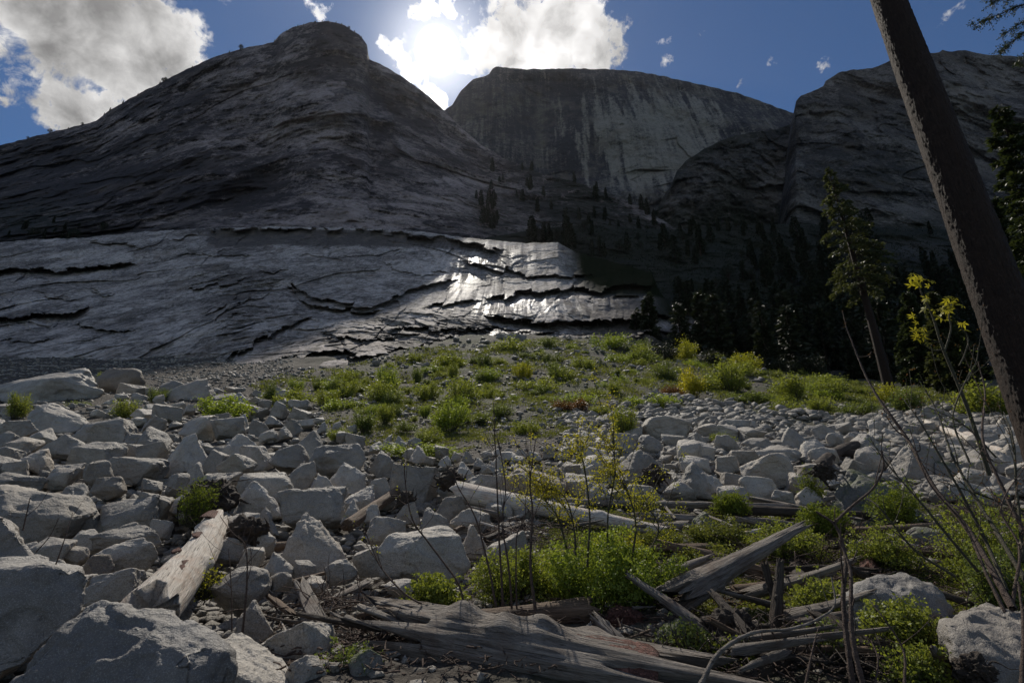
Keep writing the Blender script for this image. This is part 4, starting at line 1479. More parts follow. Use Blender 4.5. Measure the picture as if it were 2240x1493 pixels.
WOOD = [
    # a, b, w0, w1, mat, label, kwargs
    ((758, 1149), (890, 1060), 24, 20, M_BROWNWOOD, 'dark branching log leaning on boulders left of centre', dict(jag=.8, groove=.15)),
    ((1000, 1074, hit(1000, 1112)[1]), (1478, 1166, hit(1478, 1186)[1]), 44, 20, M_PALEWOOD, 'long bleached log lying across the middle, thick at its left end', dict(jag=.5, groove=.05, bend=.01, ns=120)),
    ((1215, 1096), (1725, 1108), 14, 13, M_GREYWOOD, 'long thin weathered log lying level behind the bleached log', dict(jag=.8, groove=.2, bend=.005, ns=120)),
    ((1640, 1088), (1890, 1135), 12, 9, M_GREYWOOD, 'split board slanting down at the right end of the thin weathered log', dict(flat=.5, groove=.2)),
    ((1560, 1112), (1900, 1128), 22, 16, M_DARKWOOD, 'dark shaded log in the shadow below the thin weathered log', dict(groove=.15)),
    ((872, 1400, 4.9), (1450, 1512, 4.1), 150, 160, M_GREYWOOD, 'big weathered grey trunk with a splintered broken end at the bottom centre', dict(jag=1.5, groove=.16, na=72, ns=150, knots=6, bend=.01)),
    ((920, 1352), (1290, 1330), 16, 52, M_BROWNWOOD, 'smooth brown log behind the big weathered grey trunk', dict(jag=.4, groove=.05, na=36, ns=80)),
    ((1488, 1300, 5.6), (1757, 1150, 6.8), 74, 18, M_GREYWOOD, 'broken weathered beam pointing up to the right', dict(jag=1.4, groove=.22, flat=.7, na=48, ns=90, bend=.01)),
    ((1373, 1256, 5.6), (1600, 1418, 4.8), 14, 34, M_GREYWOOD, 'broken grey branch crossing under the pointing beam', dict(jag=1.2, groove=.2, flat=.8, ns=80)),
    ((1395, 1310, 5.9), (1465, 1250, 6.3), 16, 18, M_BROWNWOOD, 'short brown branch stub crossing the broken grey branch', dict(jag=.8)),
    ((1706, 1225, 5.4), (1690, 1400, 5.2), 13, 26, M_DARKWOOD, 'dark upright post under the tip of the pointing beam', dict(jag=1.0, groove=.2)),
    ((1672, 1232, 5.5), (1700, 1330, 5.4), 16, 12, M_DARKWOOD, 'dark slanting stake joined to the upright post', dict(jag=.9)),
    ((1606, 1292), (1775, 1277), 24, 22, M_BROWNWOOD, 'brown log lying under the pointing beam', dict(jag=.5)),
    ((1790, 1392, 4.9), (2080, 1510, 4.2), 92, 60, M_DARKWOOD, 'big dark rotten log at the bottom right behind the twin stems', dict(jag=1.2, groove=.18, na=60, ns=100)),
    ((2022, 924), (2245, 1008), 15, 14, M_PALEWOOD, 'bleached log slanting down at the right edge, upper one', dict(jag=.5, ns=80)),
    ((2110, 950), (2250, 992), 17, 17, M_PALEWOOD, 'bleached barkless log at the right edge, lower one', dict(jag=.7, ns=70, groove=.12)),
    ((1776, 1032), (1892, 966), 28, 14, M_DARKWOOD, 'dark driftwood log leaning among the boulders at the right', dict(jag=1.0, groove=.2)),
    ((1800, 985), (1925, 998), 20, 14, M_DARKWOOD, 'dark driftwood piece lying left of the curved ridge boulder', dict(jag=1.0, groove=.2)),
    ((655, 1276, 6.1), (703, 1372, 5.3), 26, 34, M_GREYWOOD, 'short grey split log standing among sticks left of centre', dict(jag=1.3, groove=.25, flat=.6)),
    ((598, 1280), (713, 1252), 8, 7, M_BROWNWOOD, 'thin straight brown pole lying on stones left of centre', dict(jag=.3, groove=.04)),
    ((690, 1322), (800, 1272), 14, 22, M_GREYWOOD, 'grey half log slanting behind the short split log', dict(jag=1.0, flat=.5)),
    ((994, 1160), (1038, 1138), 9, 11, M_BROWNWOOD, 'short orange brown piece of wood on the centre boulders', dict(jag=.6)),
    ((1300, 1348, 4.9), (1385, 1440, 4.6), 22, 42, M_GREYWOOD, 'splintered post leaning against the big weathered trunk', dict(jag=1.4, groove=.25, flat=.7)),
    ((740, 1412, 5.0), (900, 1366, 5.2), 10, 26, M_GREYWOOD, 'broken branch reaching left from the big weathered trunk', dict(jag=1.2, groove=.2)),
    ((765, 1444, 4.6), (880, 1378, 5.0), 7, 14, M_DARKWOOD, 'thin dark branch below the broken branch at bottom centre', dict(jag=1.0)),
    ((470, 1212), (640, 1190), 24, 16, M_BROWNWOOD, 'dark log in the shaded hollow right of the pale log', dict(jag=.6)),
    ((-20, 1478, 3.9), (90, 1418, 4.6), 30, 22, M_PALEWOOD, 'pinkish log end beside the huge corner boulder', dict(jag=.6)),
    ((1592, 1172), (1668, 1158), 10, 8, M_PALEWOOD, 'short pale stick showing through the greenery behind the beam', dict(jag=.6)),
    ((1555, 1022), (1600, 1052), 9, 12, M_GREYWOOD, 'grey split plank sloping in the right boulder field', dict(jag=1.2, flat=.5)),
    ((1535, 1012), (1618, 1010), 7, 6, M_GREYWOOD, 'level stick just above the grey split plank', dict(jag=1.0)),
    ((1450, 1100), (1478, 1135), 7, 5, M_GREYWOOD, 'short stick slanting beside the small dark rock', dict(jag=1.0)),
    ((1525, 1120), (1610, 1152), 12, 8, M_GREYWOOD, 'dark weathered board across the small grey rock', dict(jag=1.2, flat=.4)),
    ((1060, 1180), (1150, 1148), 12, 14, M_DARKWOOD, 'dark log at the base of the dead brush pile', dict(jag=.8)),
    ((2060, 1185), (2245, 1180), 12, 10, M_GREYWOOD, 'grey log lying in the thicket at the right edge', dict(jag=.8)),
    ((1440, 870), (1458, 884), 4, 4, M_PALEWOOD, 'short bleached stick at the top of the stone field', dict(jag=.5, na=10, ns=16)),
    ((628, 1452, 4.2), (770, 1440, 4.4), 6, 8, M_BROWNWOOD, 'thin stick lying at the bottom beside the pitted boulder', dict(jag=.5)),
    ((2130, 1300), (2250, 1240), 12, 9, M_GREYWOOD, 'grey stick above the bottom right corner boulder', dict(jag=.8)),
    ((1640, 1390, 4.6), (1560, 1300, 5.2), 22, 14, M_DARKWOOD, 'dark broken limb below the pointing beam', dict(jag=1.3, groove=.25)),
    ((1590, 1490, 4.1), (1780, 1420, 4.6), 30, 22, M_DARKWOOD, 'dark log in the shade at the bottom right of the trunk', dict(jag=1., groove=.2)),
]
wood_objs = []
for i, (a, b, w0, w1, mt, lab, kw) in enumerate(WOOD):
    wood_objs.append(log(a, b, w0, w1, mt, lab, seed=20 + i * 3, **kw))


def add_patches():
    L = (Vector(wpt(322, 1340, 5.2)) - Vector(wpt(462, 1140, 9.0))).length
    r0 = 112 / 2 / F * depth_of(wpt(322, 1340, 5.2))
    r1 = 46 / 2 / F * depth_of(wpt(462, 1140, 9.0))
    patch(plog, 1, .12, .27, 2.0, 3.1, r0, r1, L, M_REDBARK)
    patch(plog, 2, .50, .57, 1.5, 2.2, r0, r1, L, M_REDBARK)
    patch(plog, 3, .84, .99, .9, 3.0, r0, r1, L, M_REDBARK)
    patch(plog, 5, .30, .34, 1.2, 1.6, r0, r1, L, M_REDBARK)
    t = wood_objs[5]
    A, B = wpt(890, 1392, 5.0), wpt(1440, 1515, 4.2)
    L = (Vector(A) - Vector(B)).length
    r0 = 118 / 2 / F * depth_of(A)
    r1 = 150 / 2 / F * depth_of(B)
    patch(t, 8, .68, 1.02, 1.0, 4.0, r0 * 1.04, r1 * 1.04, L, M_REDBARK)


add_patches()


def splinters():
    t = wood_objs[5]
    r = np.random.RandomState(44)
    r0 = 150 / 2 / F * depth_of(wpt(872, 1400, 4.9))
    for k in range(13):
        L = r.uniform(.35, .95)
        V, Fq, tr = log_arrays(L, r.uniform(.02, .05), .008, 12, 24, 200 + k, 1.4, .3, .05, .45, 0)
        th = r.uniform(1.2, 4.2)
        V[:, 1] += math.cos(th) * r0 * r.uniform(.75, 1.05)
        V[:, 2] += math.sin(th) * r0 * r.uniform(.75, 1.05)
        V[:, 0] -= r.uniform(.05, .45)
        V[:, 2] += (V[:, 0] < .1) * (V[:, 0] - .1) * r.uniform(-.25, .2)
        link('splinter', mesh_mixed('splinter', V, Fq, tr), M_GREYWOOD if k % 3 else M_BROWNWOOD, t)


splinters()


def root_wad(px, py, Y, size, n, label, seed, mat=M_DARKWOOD, up=0.6, name='root_wad', bias=(0, 0, 0)):
    r = np.random.RandomState(seed)
    size = size * 1.25
    c = at(px, py, Y)
    t = thing(name, label, 'root wad', tuple(c))
    V, Fc = ico(5)
    n1 = fbm(V * 1.3 + seed, 3) * .30 + (ridged(V * 2.6 + seed, 4) - .8) * .16 + (ridged(V * np.array([9, 9, 3]) + seed, 2) - .6) * .05
    V = V * (1 + 1.5 * n1[:, None]) * np.array([.50, .4, .42]) * size
    link('stump_core', mesh_np('stump_core', V, Fc, True), mat, t)
    mb = MB()
    for k in range(int(n * 1.3)):
        a = r.normal(size=3) * np.array([1.2, .7, .8])
        a[2] = a[2] * up
        a += np.array(bias)
        a /= np.linalg.norm(a)
        L = size * r.uniform(.35, 1.25) ** 1.2
        p = [a * size * .25]
        d = a.copy()
        for q in range(6):
            d = d + r.normal(size=3) * .5 + np.array([0, 0, -.12])
            d /= np.linalg.norm(d)
            p.append(p[-1] + d * L / 6)
        P = spline(p, 18)
        w = r.uniform(.25, 1.25) ** 1.5
        mb.add(*tube(P, (np.linspace(1, .08, 18) ** 1.3) * size * .13 * w * (1 + .25 * r.normal(size=18).clip(-1, 1)), 8))
    link('roots', mb.mesh('roots'), mat, t)
    return t


root_wad(462, 1088, 10.3, .62, 26, 'dark mossy root wad standing at the top end of the pale log', 3)
root_wad(985, 1052, 12.0, .42, 26, 'dark upturned roots at the thick left end of the long bleached log', 5)
root_wad(888, 1092, 10.6, .26, 16, 'small torn root end of the dark branching log', 6)
root_wad(1428, 1038, 13.4, .42, 30, 'charred black upturned roots before the hump backed boulder', 7)
root_wad(1800, 1030, 12.2, .35, 18, 'gnarled black driftwood roots beside the leaning driftwood log', 9)
root_wad(1365, 1360, 5.4, .24, 12, 'dark reddish stump behind the splintered post', 12, M_REDBARK)
root_wad(1600, 1380, 4.9, .30, 20, 'black tangle of broken roots below the pointing beam', 13)
root_wad(2130, 1465, 3.8, .16, 12, 'small black stump against the bottom right corner boulder', 15)
root_wad(540, 1165, 8.2, .40, 22, 'dark tangle of roots in the hollow right of the pale log', 16)
o = log((1907, 1195), (1905, 1258), 26, 36, M_REDBARK, 'short broken brown stump in front of the dead leaves at right', name='stump', cat='stump', seed=77, jag=1.2, groove=.2)
o = log((1745, 1215), (1752, 1275), 20, 30, M_DARKWOOD, 'short dark broken stump right of the upright post', name='stump', cat='stump', seed=78, jag=1.2, groove=.2)


# ---- loose sticks: separate things
def sticks():
    r = np.random.RandomState(31)
    base = []
    for k in range(5):
        V, Fq, tr = log_arrays(1.0, .03 + .012 * k, .018, 8, 14, 60 + k, 1.0, .15, .05, .7, 1)
        me = mesh_mixed('stick', V, Fq, tr)
        me.materials.append((M_GREYWOOD, M_GREYWOOD, M_BROWNWOOD, M_PALEWOOD, M_GREYWOOD)[k])
        base.append(me)
    zones = [((600, 900), (1255, 1400), 44, 'bleached stick in the litter left of the big grey trunk', 'sticks left of the trunk'),
             ((1300, 1780), (1290, 1490), 60, 'broken stick in the tangle below the pointing beam', 'sticks below the beam'),
             ((1780, 2240), (1140, 1480), 44, 'stick lying in the thicket at the lower right', 'sticks in the thicket'),
             ((1050, 1300), (1120, 1200), 14, 'stick in the dead brush pile behind the leafy bush', 'sticks in the brush pile'),
             ((1480, 1700), (1000, 1060), 10, 'stick among the pale boulders of the right field', 'sticks in the right boulder field')]
    for (xr, yr, n, lab, g) in zones:
        for k in range(n):
            px, py = r.uniform(*xr), r.uniform(*yr)
            p = hit(px, py)
            z = float(zgn(p[0], p[1])[0])
            o = link('stick', base[r.randint(5)], loc=(p[0], p[1], z + r.uniform(.03, .16)))
            o.rotation_euler = (r.uniform(0, 6), r.uniform(-.45, .2), r.uniform(0, 6.28))
            L = r.uniform(22, 95) / F * depth_of(p)
            o.scale = (L, L * .9, L * .9)
            tag(o, lab, 'stick', g)
    mes = []
    for k in range(7):
        V, Fq, tr = log_arrays(1.0, .05 + .02 * (k % 4), .03 + .008 * (k % 3), 20, 40, 160 + k, 1.3, .24, .06, .65, 2)
        me = mesh_mixed('branch', V, Fq, tr)
        me.materials.append((M_GREYWOOD, M_DARKWOOD, M_BROWNWOOD)[k % 3])
        mes.append(me)
    for (xr, yr, n, lab, g) in [((1280, 2240), (1190, 1500), 46, 'broken branch lying in the tangle of the right foreground', 'broken branches in the right foreground'),
                                ((620, 900), (1290, 1420), 9, 'broken branch lying in the litter left of the big grey trunk', 'broken branches left of the trunk'),
                                ((1500, 2200), (1090, 1180), 12, 'broken branch half hidden in the greenery behind the beam', 'broken branches behind the beam')]:
        for k in range(n):
            px, py = r.uniform(*xr), r.uniform(*yr)
            if px < 1560 and py > 1320 and n > 20:
                px += 330
            p = hit(px, py)
            z = float(zgn(p[0], p[1])[0])
            o = link('branch', mes[r.randint(7)], loc=(p[0], p[1], z + r.uniform(.03, .2)))
            o.rotation_euler = (r.uniform(0, 6), r.uniform(-.4, .15), r.uniform(-.9, .9) + (math.pi if r.rand() < .5 else 0))
            L = r.uniform(90, 240) / F * depth_of(p)
            o.scale = (L, L * r.uniform(.5, .9), L * r.uniform(.5, .9))
            tag(o, lab, 'branch', g)
    # fine litter
    mb = MB()
    for k in range(4800):
        if r.rand() < .6:
            px, py = r.uniform(560, 2260), r.uniform(1180, 1510)
        else:
            px, py = r.uniform(1000, 2260), r.uniform(1100, 1300)
        p = hit(px, py)
        z = float(zgn(p[0], p[1])[0]) + r.uniform(.005, .12)
        L = r.uniform(10, 45) / F * depth_of(p)
        a = r.uniform(0, 6.28)
        d = np.array([math.cos(a), math.sin(a), r.uniform(-.25, .35)]) * L
        m = r.normal(size=3) * L * .10
        c = np.array([p[0], p[1], z])
        P = np.array([c - d / 2, c + m, c + d / 2])
        mb.add(*tube(P, np.array([.0045, .005, .002]) * r.uniform(.6, 1.8), 4))
    tag(link('twig_litter', mb.mesh('twig_litter'), M_TWIG), 'fine dead twigs strewn over the foreground', 'twig litter', kind='stuff')


sticks()


# ------------------------------------------------------------------ foliage
def leaves(P, size, r, aspect=.55, dirs=None, jitter=1.0, droop=0.0):
    """one kite shaped leaf at each point"""
    n = len(P)
    d = r.normal(size=(n, 3)) * jitter
    if dirs is not None:
        d = d + dirs
    d[:, 2] -= droop
    d /= np.linalg.norm(d, axis=1)[:, None]
    s = r.normal(size=(n, 3))
    w = np.cross(d, s)
    w /= np.linalg.norm(w, axis=1)[:, None] + 1e-9
    L = size * r.uniform(.6, 1.35, n)[:, None]
    nn = np.cross(d, w)
    V = np.stack([P, P + d * L * .5 + w * L * aspect * .5 + nn * L * .08, P + d * L, P + d * L * .5 - w * L * aspect * .5 + nn * L * .08], 1).reshape(-1, 3)
    Fq = np.arange(4 * n).reshape(n, 4)
    return V, Fq


def shrub_proto(seed, kind, nleaf, mat, leafsize=.05, stemmat=M_STEM):
    """unit shrub: about 1 wide and 1 tall, foot at the origin"""
    r = np.random.RandomState(seed)
    t = bpy.data.objects.new('shrub', None)
    mb = MB()
    tips = []
    dirs = []
    ns = {'upright': 34, 'round': 30, 'low': 34, 'loose': 20}[kind]
    for k in range(ns):
        a = r.uniform(0, 6.28)
        sp = {'upright': r.uniform(.05, .30), 'round': r.uniform(.1, .5), 'low': r.uniform(.2, .5), 'loose': r.uniform(.1, .45)}[kind]
        hh = {'upright': r.uniform(.4, 1.0), 'round': r.uniform(.35, 1.05) * (1 - sp * .5), 'low': r.uniform(.25, 1.0) * (1 - sp * .8), 'loose': r.uniform(.45, 1.0) * (1 - sp * .4)}[kind]
        e = np.array([math.cos(a) * sp, math.sin(a) * sp, hh])
        b0 = np.array([math.cos(a), math.sin(a), 0]) * sp * .25
        mid = (b0 + e) / 2 + np.array([math.cos(a), math.sin(a), 0]) * sp * .12 + r.normal(size=3) * .02
        P = spline([b0, mid, e], 8)
        mb.add(*tube(P, np.linspace(.010, .003, 8), 4))
        m = int(nleaf / ns * r.uniform(.4, 1.6))
        s = r.uniform(.25 if kind != 'loose' else .4, 1.02, m) ** .8
        idx = np.clip(s * 7, 0, 6.99)
        i0 = idx.astype(int)
        pts = P[i0] + (P[i0 + 1] - P[i0]) * (idx - i0)[:, None]
        pts = pts + r.normal(size=(m, 3)) * (.05 if kind == 'upright' else .07)
        pts[:, 2] = np.maximum(pts[:, 2], .01)
        tips.append(pts)
        dirs.append(np.tile((P[-1] - P[0]) / np.linalg.norm(P[-1] - P[0]) * (1.6 if kind == 'upright' else .7), (m, 1)))
    st = link('stems', mb.mesh('stems'), stemmat, t)
    V, Fq = leaves(np.concatenate(tips), leafsize, r, .42 if kind == 'upright' else .6, np.concatenate(dirs))
    fo = link('foliage', mesh_np('foliage', V, Fq), mat, t)
    return t


PROTO = {}


def shrub(x0, y0, x1, y1, kind, mat, label, seed, group='shrubs growing on the stony slope', nleaf=2600, leaf=.052, Y=None, name='shrub', cat='shrub', dens=1.0):
    key = (kind, mat.name, seed % 3, nleaf, leaf)
    cx = (x0 + x1) / 2
    g = hit(cx, y1) if Y is None else at(cx, y1, Y)
    dc = depth_of(g)
    w, hh = (x1 - x0) / F * dc, (y1 - y0) / F * dc
    if key not in PROTO:
        t = shrub_proto(seed, kind, nleaf, mat, leaf)
        COL.objects.link(t)
        PROTO[key] = t
    else:
        t = copy_tree(PROTO[key])
    t.name = name
    t.location = (g[0], g[1] + w * .2, g[2] - hh * .04)
    t.scale = (w, w * .9, hh * 1.05)
    t.rotation_euler = (0, 0, (seed * 1.7) % 6.28)
    tag(t, label, cat, group)
    return t


SHR = [
    (818, 800, 872, 850, 'round', M_VIVID, 'round bright green shrub at the left top of the green patch'),
    (788, 826, 876, 884, 'round', M_GREEN, 'broad green shrub just below the round bright one at the left of the green patch'),
    (822, 855, 886, 892, 'upright', M_OLIVE, 'grey green upright shrub in front of the broad green shrub'),
    (888, 806, 930, 842, 'upright', M_OLIVE, 'pale willowy shrub right of the round bright green shrub'),
    (926, 790, 968, 818, 'low', M_VIVID, 'small yellowish low shrub on the upper slope left of centre'),
    (972, 794, 1006, 832, 'upright', M_GREEN, 'narrow upright shrub on the upper slope left of centre'),
    (1038, 800, 1094, 836, 'round', M_VIVID, 'yellow green domed shrub high on the slope at centre'),
    (900, 832, 960, 876, 'round', M_GREEN, 'mid green shrub left of the darker tall shrub'),
    (968, 822, 1048, 884, 'round', M_GREEN, 'tall dark based green shrub above the biggest one'),
    (938, 874, 1024, 940, 'round', M_VIVID, 'biggest bright green shrub in the middle of the slope'),
    (756, 898, 832, 944, 'upright', M_OLIVE, 'feathery grey green shrub at the lower left of the green patch'),
    (812, 885, 866, 925, 'upright', M_GREEN, 'feathery shrub behind the grey green one at lower left'),
    (714, 930, 762, 960, 'low', M_GREEN, 'low mossy shrub between boulders left of the feathery shrub'),
    (618, 830, 664, 856, 'upright', M_VIVID, 'small sunlit tuft left of the green patch near the slab foot'),
    (700, 826, 764, 862, 'upright', M_OLIVE, 'wide willowy shrub at the foot of the slabs'),
    (560, 838, 600, 882, 'upright', M_OLIVE, 'thin upright willow right of the vivid green bush'),
    (1122, 790, 1166, 832, 'round', M_YELGREEN, 'orange tinged shrub high on the slope'),
    (1192, 790, 1232, 822, 'upright', M_OLIVE, 'dark green tufted shrub high on the slope right of centre'),
    (1120, 908, 1182, 950, 'low', M_GREEN, 'low green cushion shrub above the stones at centre'),
    (846, 958, 982, 998, 'low', M_VIVID, 'long low bright green mat above the centre boulders'),
    (905, 930, 962, 966, 'low', M_GREEN, 'green cushion between the biggest shrub and the low mat'),
    (418, 862, 528, 928, 'loose', M_VIVID, 'vivid green bush with arching sprays at the upper left'),
    (215, 875, 296, 918, 'upright', M_GREEN, 'feathery green bush left of the vivid one'),
    (296, 850, 360, 886, 'upright', M_OLIVE, 'willowy shrub between tan boulder and pointed boulder'),
    (-12, 862, 46, 918, 'upright', M_GREEN, 'feathery bush at the left picture edge'),
    (194, 815, 226, 845, 'upright', M_GREEN, 'small tuft behind the wide slab boulder'),
    (142, 870, 186, 896, 'low', M_OLIVE, 'small sprig under the wide slab boulder'),
    (1482, 800, 1552, 872, 'loose', M_YELLOW, 'yellow leaved shrub standing alone on the right slope'),
    (1480, 740, 1532, 792, 'round', M_YELGREEN, 'yellow green shrub at the upper edge of the slope'),
    (1334, 892, 1412, 958, 'upright', M_GREEN, 'tall feathery shrub left of the big dome shaped boulder'),
    (1326, 832, 1370, 868, 'upright', M_GREEN, 'small feathery shrub right of centre'),
    (1296, 728, 1372, 765, 'round', M_VIVID, 'bright green shrub on the crest below the wet slabs'),
    (1430, 745, 1486, 790, 'round', M_DARKLEAF, 'dark bush on the crest right of the bright one'),
    (1370, 738, 1430, 776, 'round', M_OLIVE, 'olive bush on the crest right of centre'),
    (1530, 765, 1600, 806, 'round', M_DARKLEAF, 'dark bush at the forest edge'),
    (1608, 768, 1672, 818, 'loose', M_YELGREEN, 'yellowish shrub before the dark forest'),
    (1560, 940, 1612, 968, 'low', M_GREEN, 'green cushion among the right boulders'),
    (1554, 790, 1670, 858, 'upright', M_GREEN, 'wide feathery willow patch on the right slope'),
    (1420, 792, 1500, 840, 'upright', M_OLIVE, 'willow shrub left of the yellow leaved shrub'),
    (1690, 820, 1800, 880, 'upright', M_GREEN, 'broad willow thicket left of the second tree, front'),
    (1790, 830, 1880, 880, 'upright', M_GREEN, 'broad willow thicket left of the second tree, near its foot'),
    (1690, 866, 1760, 902, 'low', M_GREEN, 'low green cushion below the broad willow thicket'),
    (1600, 848, 1690, 884, 'low', M_OLIVE, 'low olive cushion on the right slope'),
    (1760, 868, 1860, 905, 'upright', M_GREEN, 'feathery shrub above the right boulder field'),
    (1855, 870, 1925, 905, 'low', M_OLIVE, 'olive shrub at the foot of the second tree'),
    (1930, 840, 1992, 886, 'round', M_YELGREEN, 'yellow green shrub right of the second tree foot'),
    (2130, 830, 2240, 915, 'round', M_GREEN, 'dense green shrub beside the leaning pine trunk'),
    (1960, 850, 2060, 905, 'upright', M_OLIVE, 'grey willow behind the maple sapling'),
    (1650, 770, 1740, 815, 'round', M_DARKLEAF, 'dark rounded bush in the shade below the forest'),
    (1740, 775, 1830, 826, 'round', M_DARKLEAF, 'dark bush left of the second tree at the forest edge'),
    (1250, 775, 1300, 805, 'low', M_GREEN, 'low shrub at the top of the slope right of centre'),
    (1290, 880, 1340, 905, 'low', M_GREEN, 'low green patch above the feathery shrub'),
    (1390, 850, 1480, 890, 'low', M_VIVID, 'sunlit low shrub left below the yellow leaved shrub'),
    (1210, 865, 1290, 900, 'low', M_BROWNLEAF, 'reddish brown low shrub on the stones right of centre'),
    (1445, 840, 1510, 870, 'low', M_BROWNLEAF, 'brown withered shrub at the foot of the yellow one'),
    (1170, 735, 1215, 760, 'round', M_OLIVE, 'small dark shrub below the wet blocks'),
]
for i, (x0, y0, x1, y1, kd, mt, lab) in enumerate(SHR):
    gx, gy = (x1 - x0) * .10, (y1 - y0) * .12
    x0, x1, y0 = x0 - gx, x1 + gx, y0 - gy
    shrub(x0, y0, x1, y1, kd, mt, lab, 11 + i, nleaf=3400)

# more of the same willowy tufts, too alike to tell apart
r = np.random.RandomState(77)
for k in range(175):
    px = r.uniform(620, 1900)
    lo = np.interp(px, [700, 900, 1200, 1500, 1700, 1900], [835, 790, 755, 770, 810, 850])
    hi = np.interp(px, [700, 900, 1200, 1350, 1500, 1700, 1900], [900, 945, 900, 900, 850, 880, 900])
    py = r.uniform(lo, hi)
    w = r.uniform(20, 44) * (1 + (py - 750) / 400) * (2.0 if r.rand() < .25 else 1)
    h_ = min(w * r.uniform(.30, .62), 38)
    shrub(px - w / 2, py - h_, px + w / 2, py, ('low', 'upright', 'round')[r.randint(3)], (M_GREEN, M_OLIVE, M_GREEN, M_OLIVE, M_VIVID)[r.randint(5)],
          'small green willow tuft scattered on the stony slope', 300 + k, 'small willow tufts on the stony slope', nleaf=2200, leaf=.06)


def ground_cover():
    r = np.random.RandomState(9)

    def cover(n, fn, size, mat, name, label, hmax=.12, aspect=.3, up=1.2):
        P = []
        while len(P) < n:
            px, py, ok = fn()
            if not ok:
                continue
            g = hit(px, py)
            P.append([g[0], g[1], 0])
        P = np.array(P)
        # clumps: many blades at each spot
        rep = 14
        Q = np.repeat(P, rep, 0)
        sp = np.clip(Q[:, 1] / 40, .12, 1.6)
        Q[:, :2] += r.normal(size=(len(Q), 2)) * sp[:, None] * .32
        Q[:, 2] = zgn(Q[:, 0], Q[:, 1]) + r.uniform(0, 1, len(Q)) * hmax * sp
        V, Fq = leaves(Q, 1.0, r, aspect, np.tile([0, 0, up], (len(Q), 1)))
        # size grows with distance only because clumps, not blades, are what is drawn far away
        L = (size * np.clip(Q[:, 1] / 14, .5, 5.0))[:, None, None]
        V = V.reshape(-1, 4, 3)
        V = (Q[:, None, :] + (V - Q[:, None, :]) * L).reshape(-1, 3)
        tag(link(name, mesh_np(name, V, Fq), mat), label, name.replace('_', ' '), kind='stuff')

    def f_slope():
        px = r.uniform(560, 2260)
        py = r.uniform(742, 985)
        lo = np.interp(px, [560, 700, 900, 1200, 1500, 1700, 1960], [835, 815, 770, 742, 760, 800, 850])
        hi = np.interp(px, [560, 700, 900, 1200, 1350, 1500, 1700, 1960], [880, 930, 985, 960, 930, 880, 905, 900])
        if px > 1750 and lo < py < hi:
            return px, py, True
        nz = pn(np.array([[px * .018, py * .05, 1.0]]))[0] + .5 * pn(np.array([[px * .06, py * .15, 4.0]]))[0]
        return px, py, lo < py < hi and nz > .02
    cover(7000, f_slope, .07, M_GRASS, 'grass', 'short green grass and herbs between the stones of the slope')

    def f_right():
        px = r.uniform(1180, 2260)
        py = r.uniform(1100, 1440)
        nz = pn(np.array([[px * .012, py * .03, 7.0]]))[0] + .5 * pn(np.array([[px * .05, py * .1, 4.0]]))[0]
        return px, py, nz > -.15 and not (py > 1330 and px < 1500)
    cover(12000, f_right, .046, M_GRASS, 'ground_cover', 'trailing green plants over stones and wood in the right foreground', .22, .7, .5)

    def f_brown():
        px = r.uniform(1500, 2260)
        py = r.uniform(1160, 1460)
        nz = pn(np.array([[px * .012, py * .03, 17.0]]))[0]
        return px, py, nz > .05
    cover(1100, f_brown, .035, M_BROWNLEAF, 'dead_leaves', 'brown dead leaves and bracken in the right foreground', .10, .7, .1)


ground_cover()


# ---- leafy foreground bushes
def leafy(x0, y0, x1, y1, Y, mat, label, seed, n=16000, size=.022, name='bush', kind='round', group=None):
    r = np.random.RandomState(seed)
    g = at((x0 + x1) / 2, y1, Y)
    dc = depth_of(g)
    w, hh = (x1 - x0) / F * dc, (y1 - y0) / F * dc
    g[2] = min(g[2], float(zg(g[0], g[1])))
    hh = at((x0 + x1) / 2, y0, Y)[2] - g[2]
    t = thing(name, label, 'bush', tuple(g), group)
    mb = MB()
    pts, dr = [], []
    ns = 75
    for k in range(ns):
        a = r.uniform(0, 6.28)
        sp = math.sqrt(r.uniform(0, 1)) * .5
        e = np.array([math.cos(a) * sp * w, math.sin(a) * sp * w * .6, hh * r.uniform(.25, 1.0) ** .8 * (1 - sp * sp * 1.4)])
        b0 = e * np.array([.35, .35, 0])
        P = spline([b0, (b0 + e) / 2 + r.normal(size=3) * .05, e], 9)
        mb.add(*tube(P, np.linspace(.006, .002, 9), 4))
        m = n // ns
        # sprays around the upper half of the stem
        for q in range(7):
            i = r.randint(3, 9)
            c = P[i] + r.normal(size=3) * .045
            mm = int(m / 7 * r.uniform(.3, 1.7))
            pts.append(c + r.normal(size=(mm, 3)) * np.array([.042, .042, .022]) * (w / 1.2))
    link('stems', mb.mesh('stems'), M_STEM, t)
    P = np.concatenate(pts)
    P[:, 2] = np.maximum(P[:, 2], .01)
    V, Fq = leaves(P, size * 1.2, r, .65)
    link('foliage', mesh_np('foliage', V, Fq), mat, t)
    return t


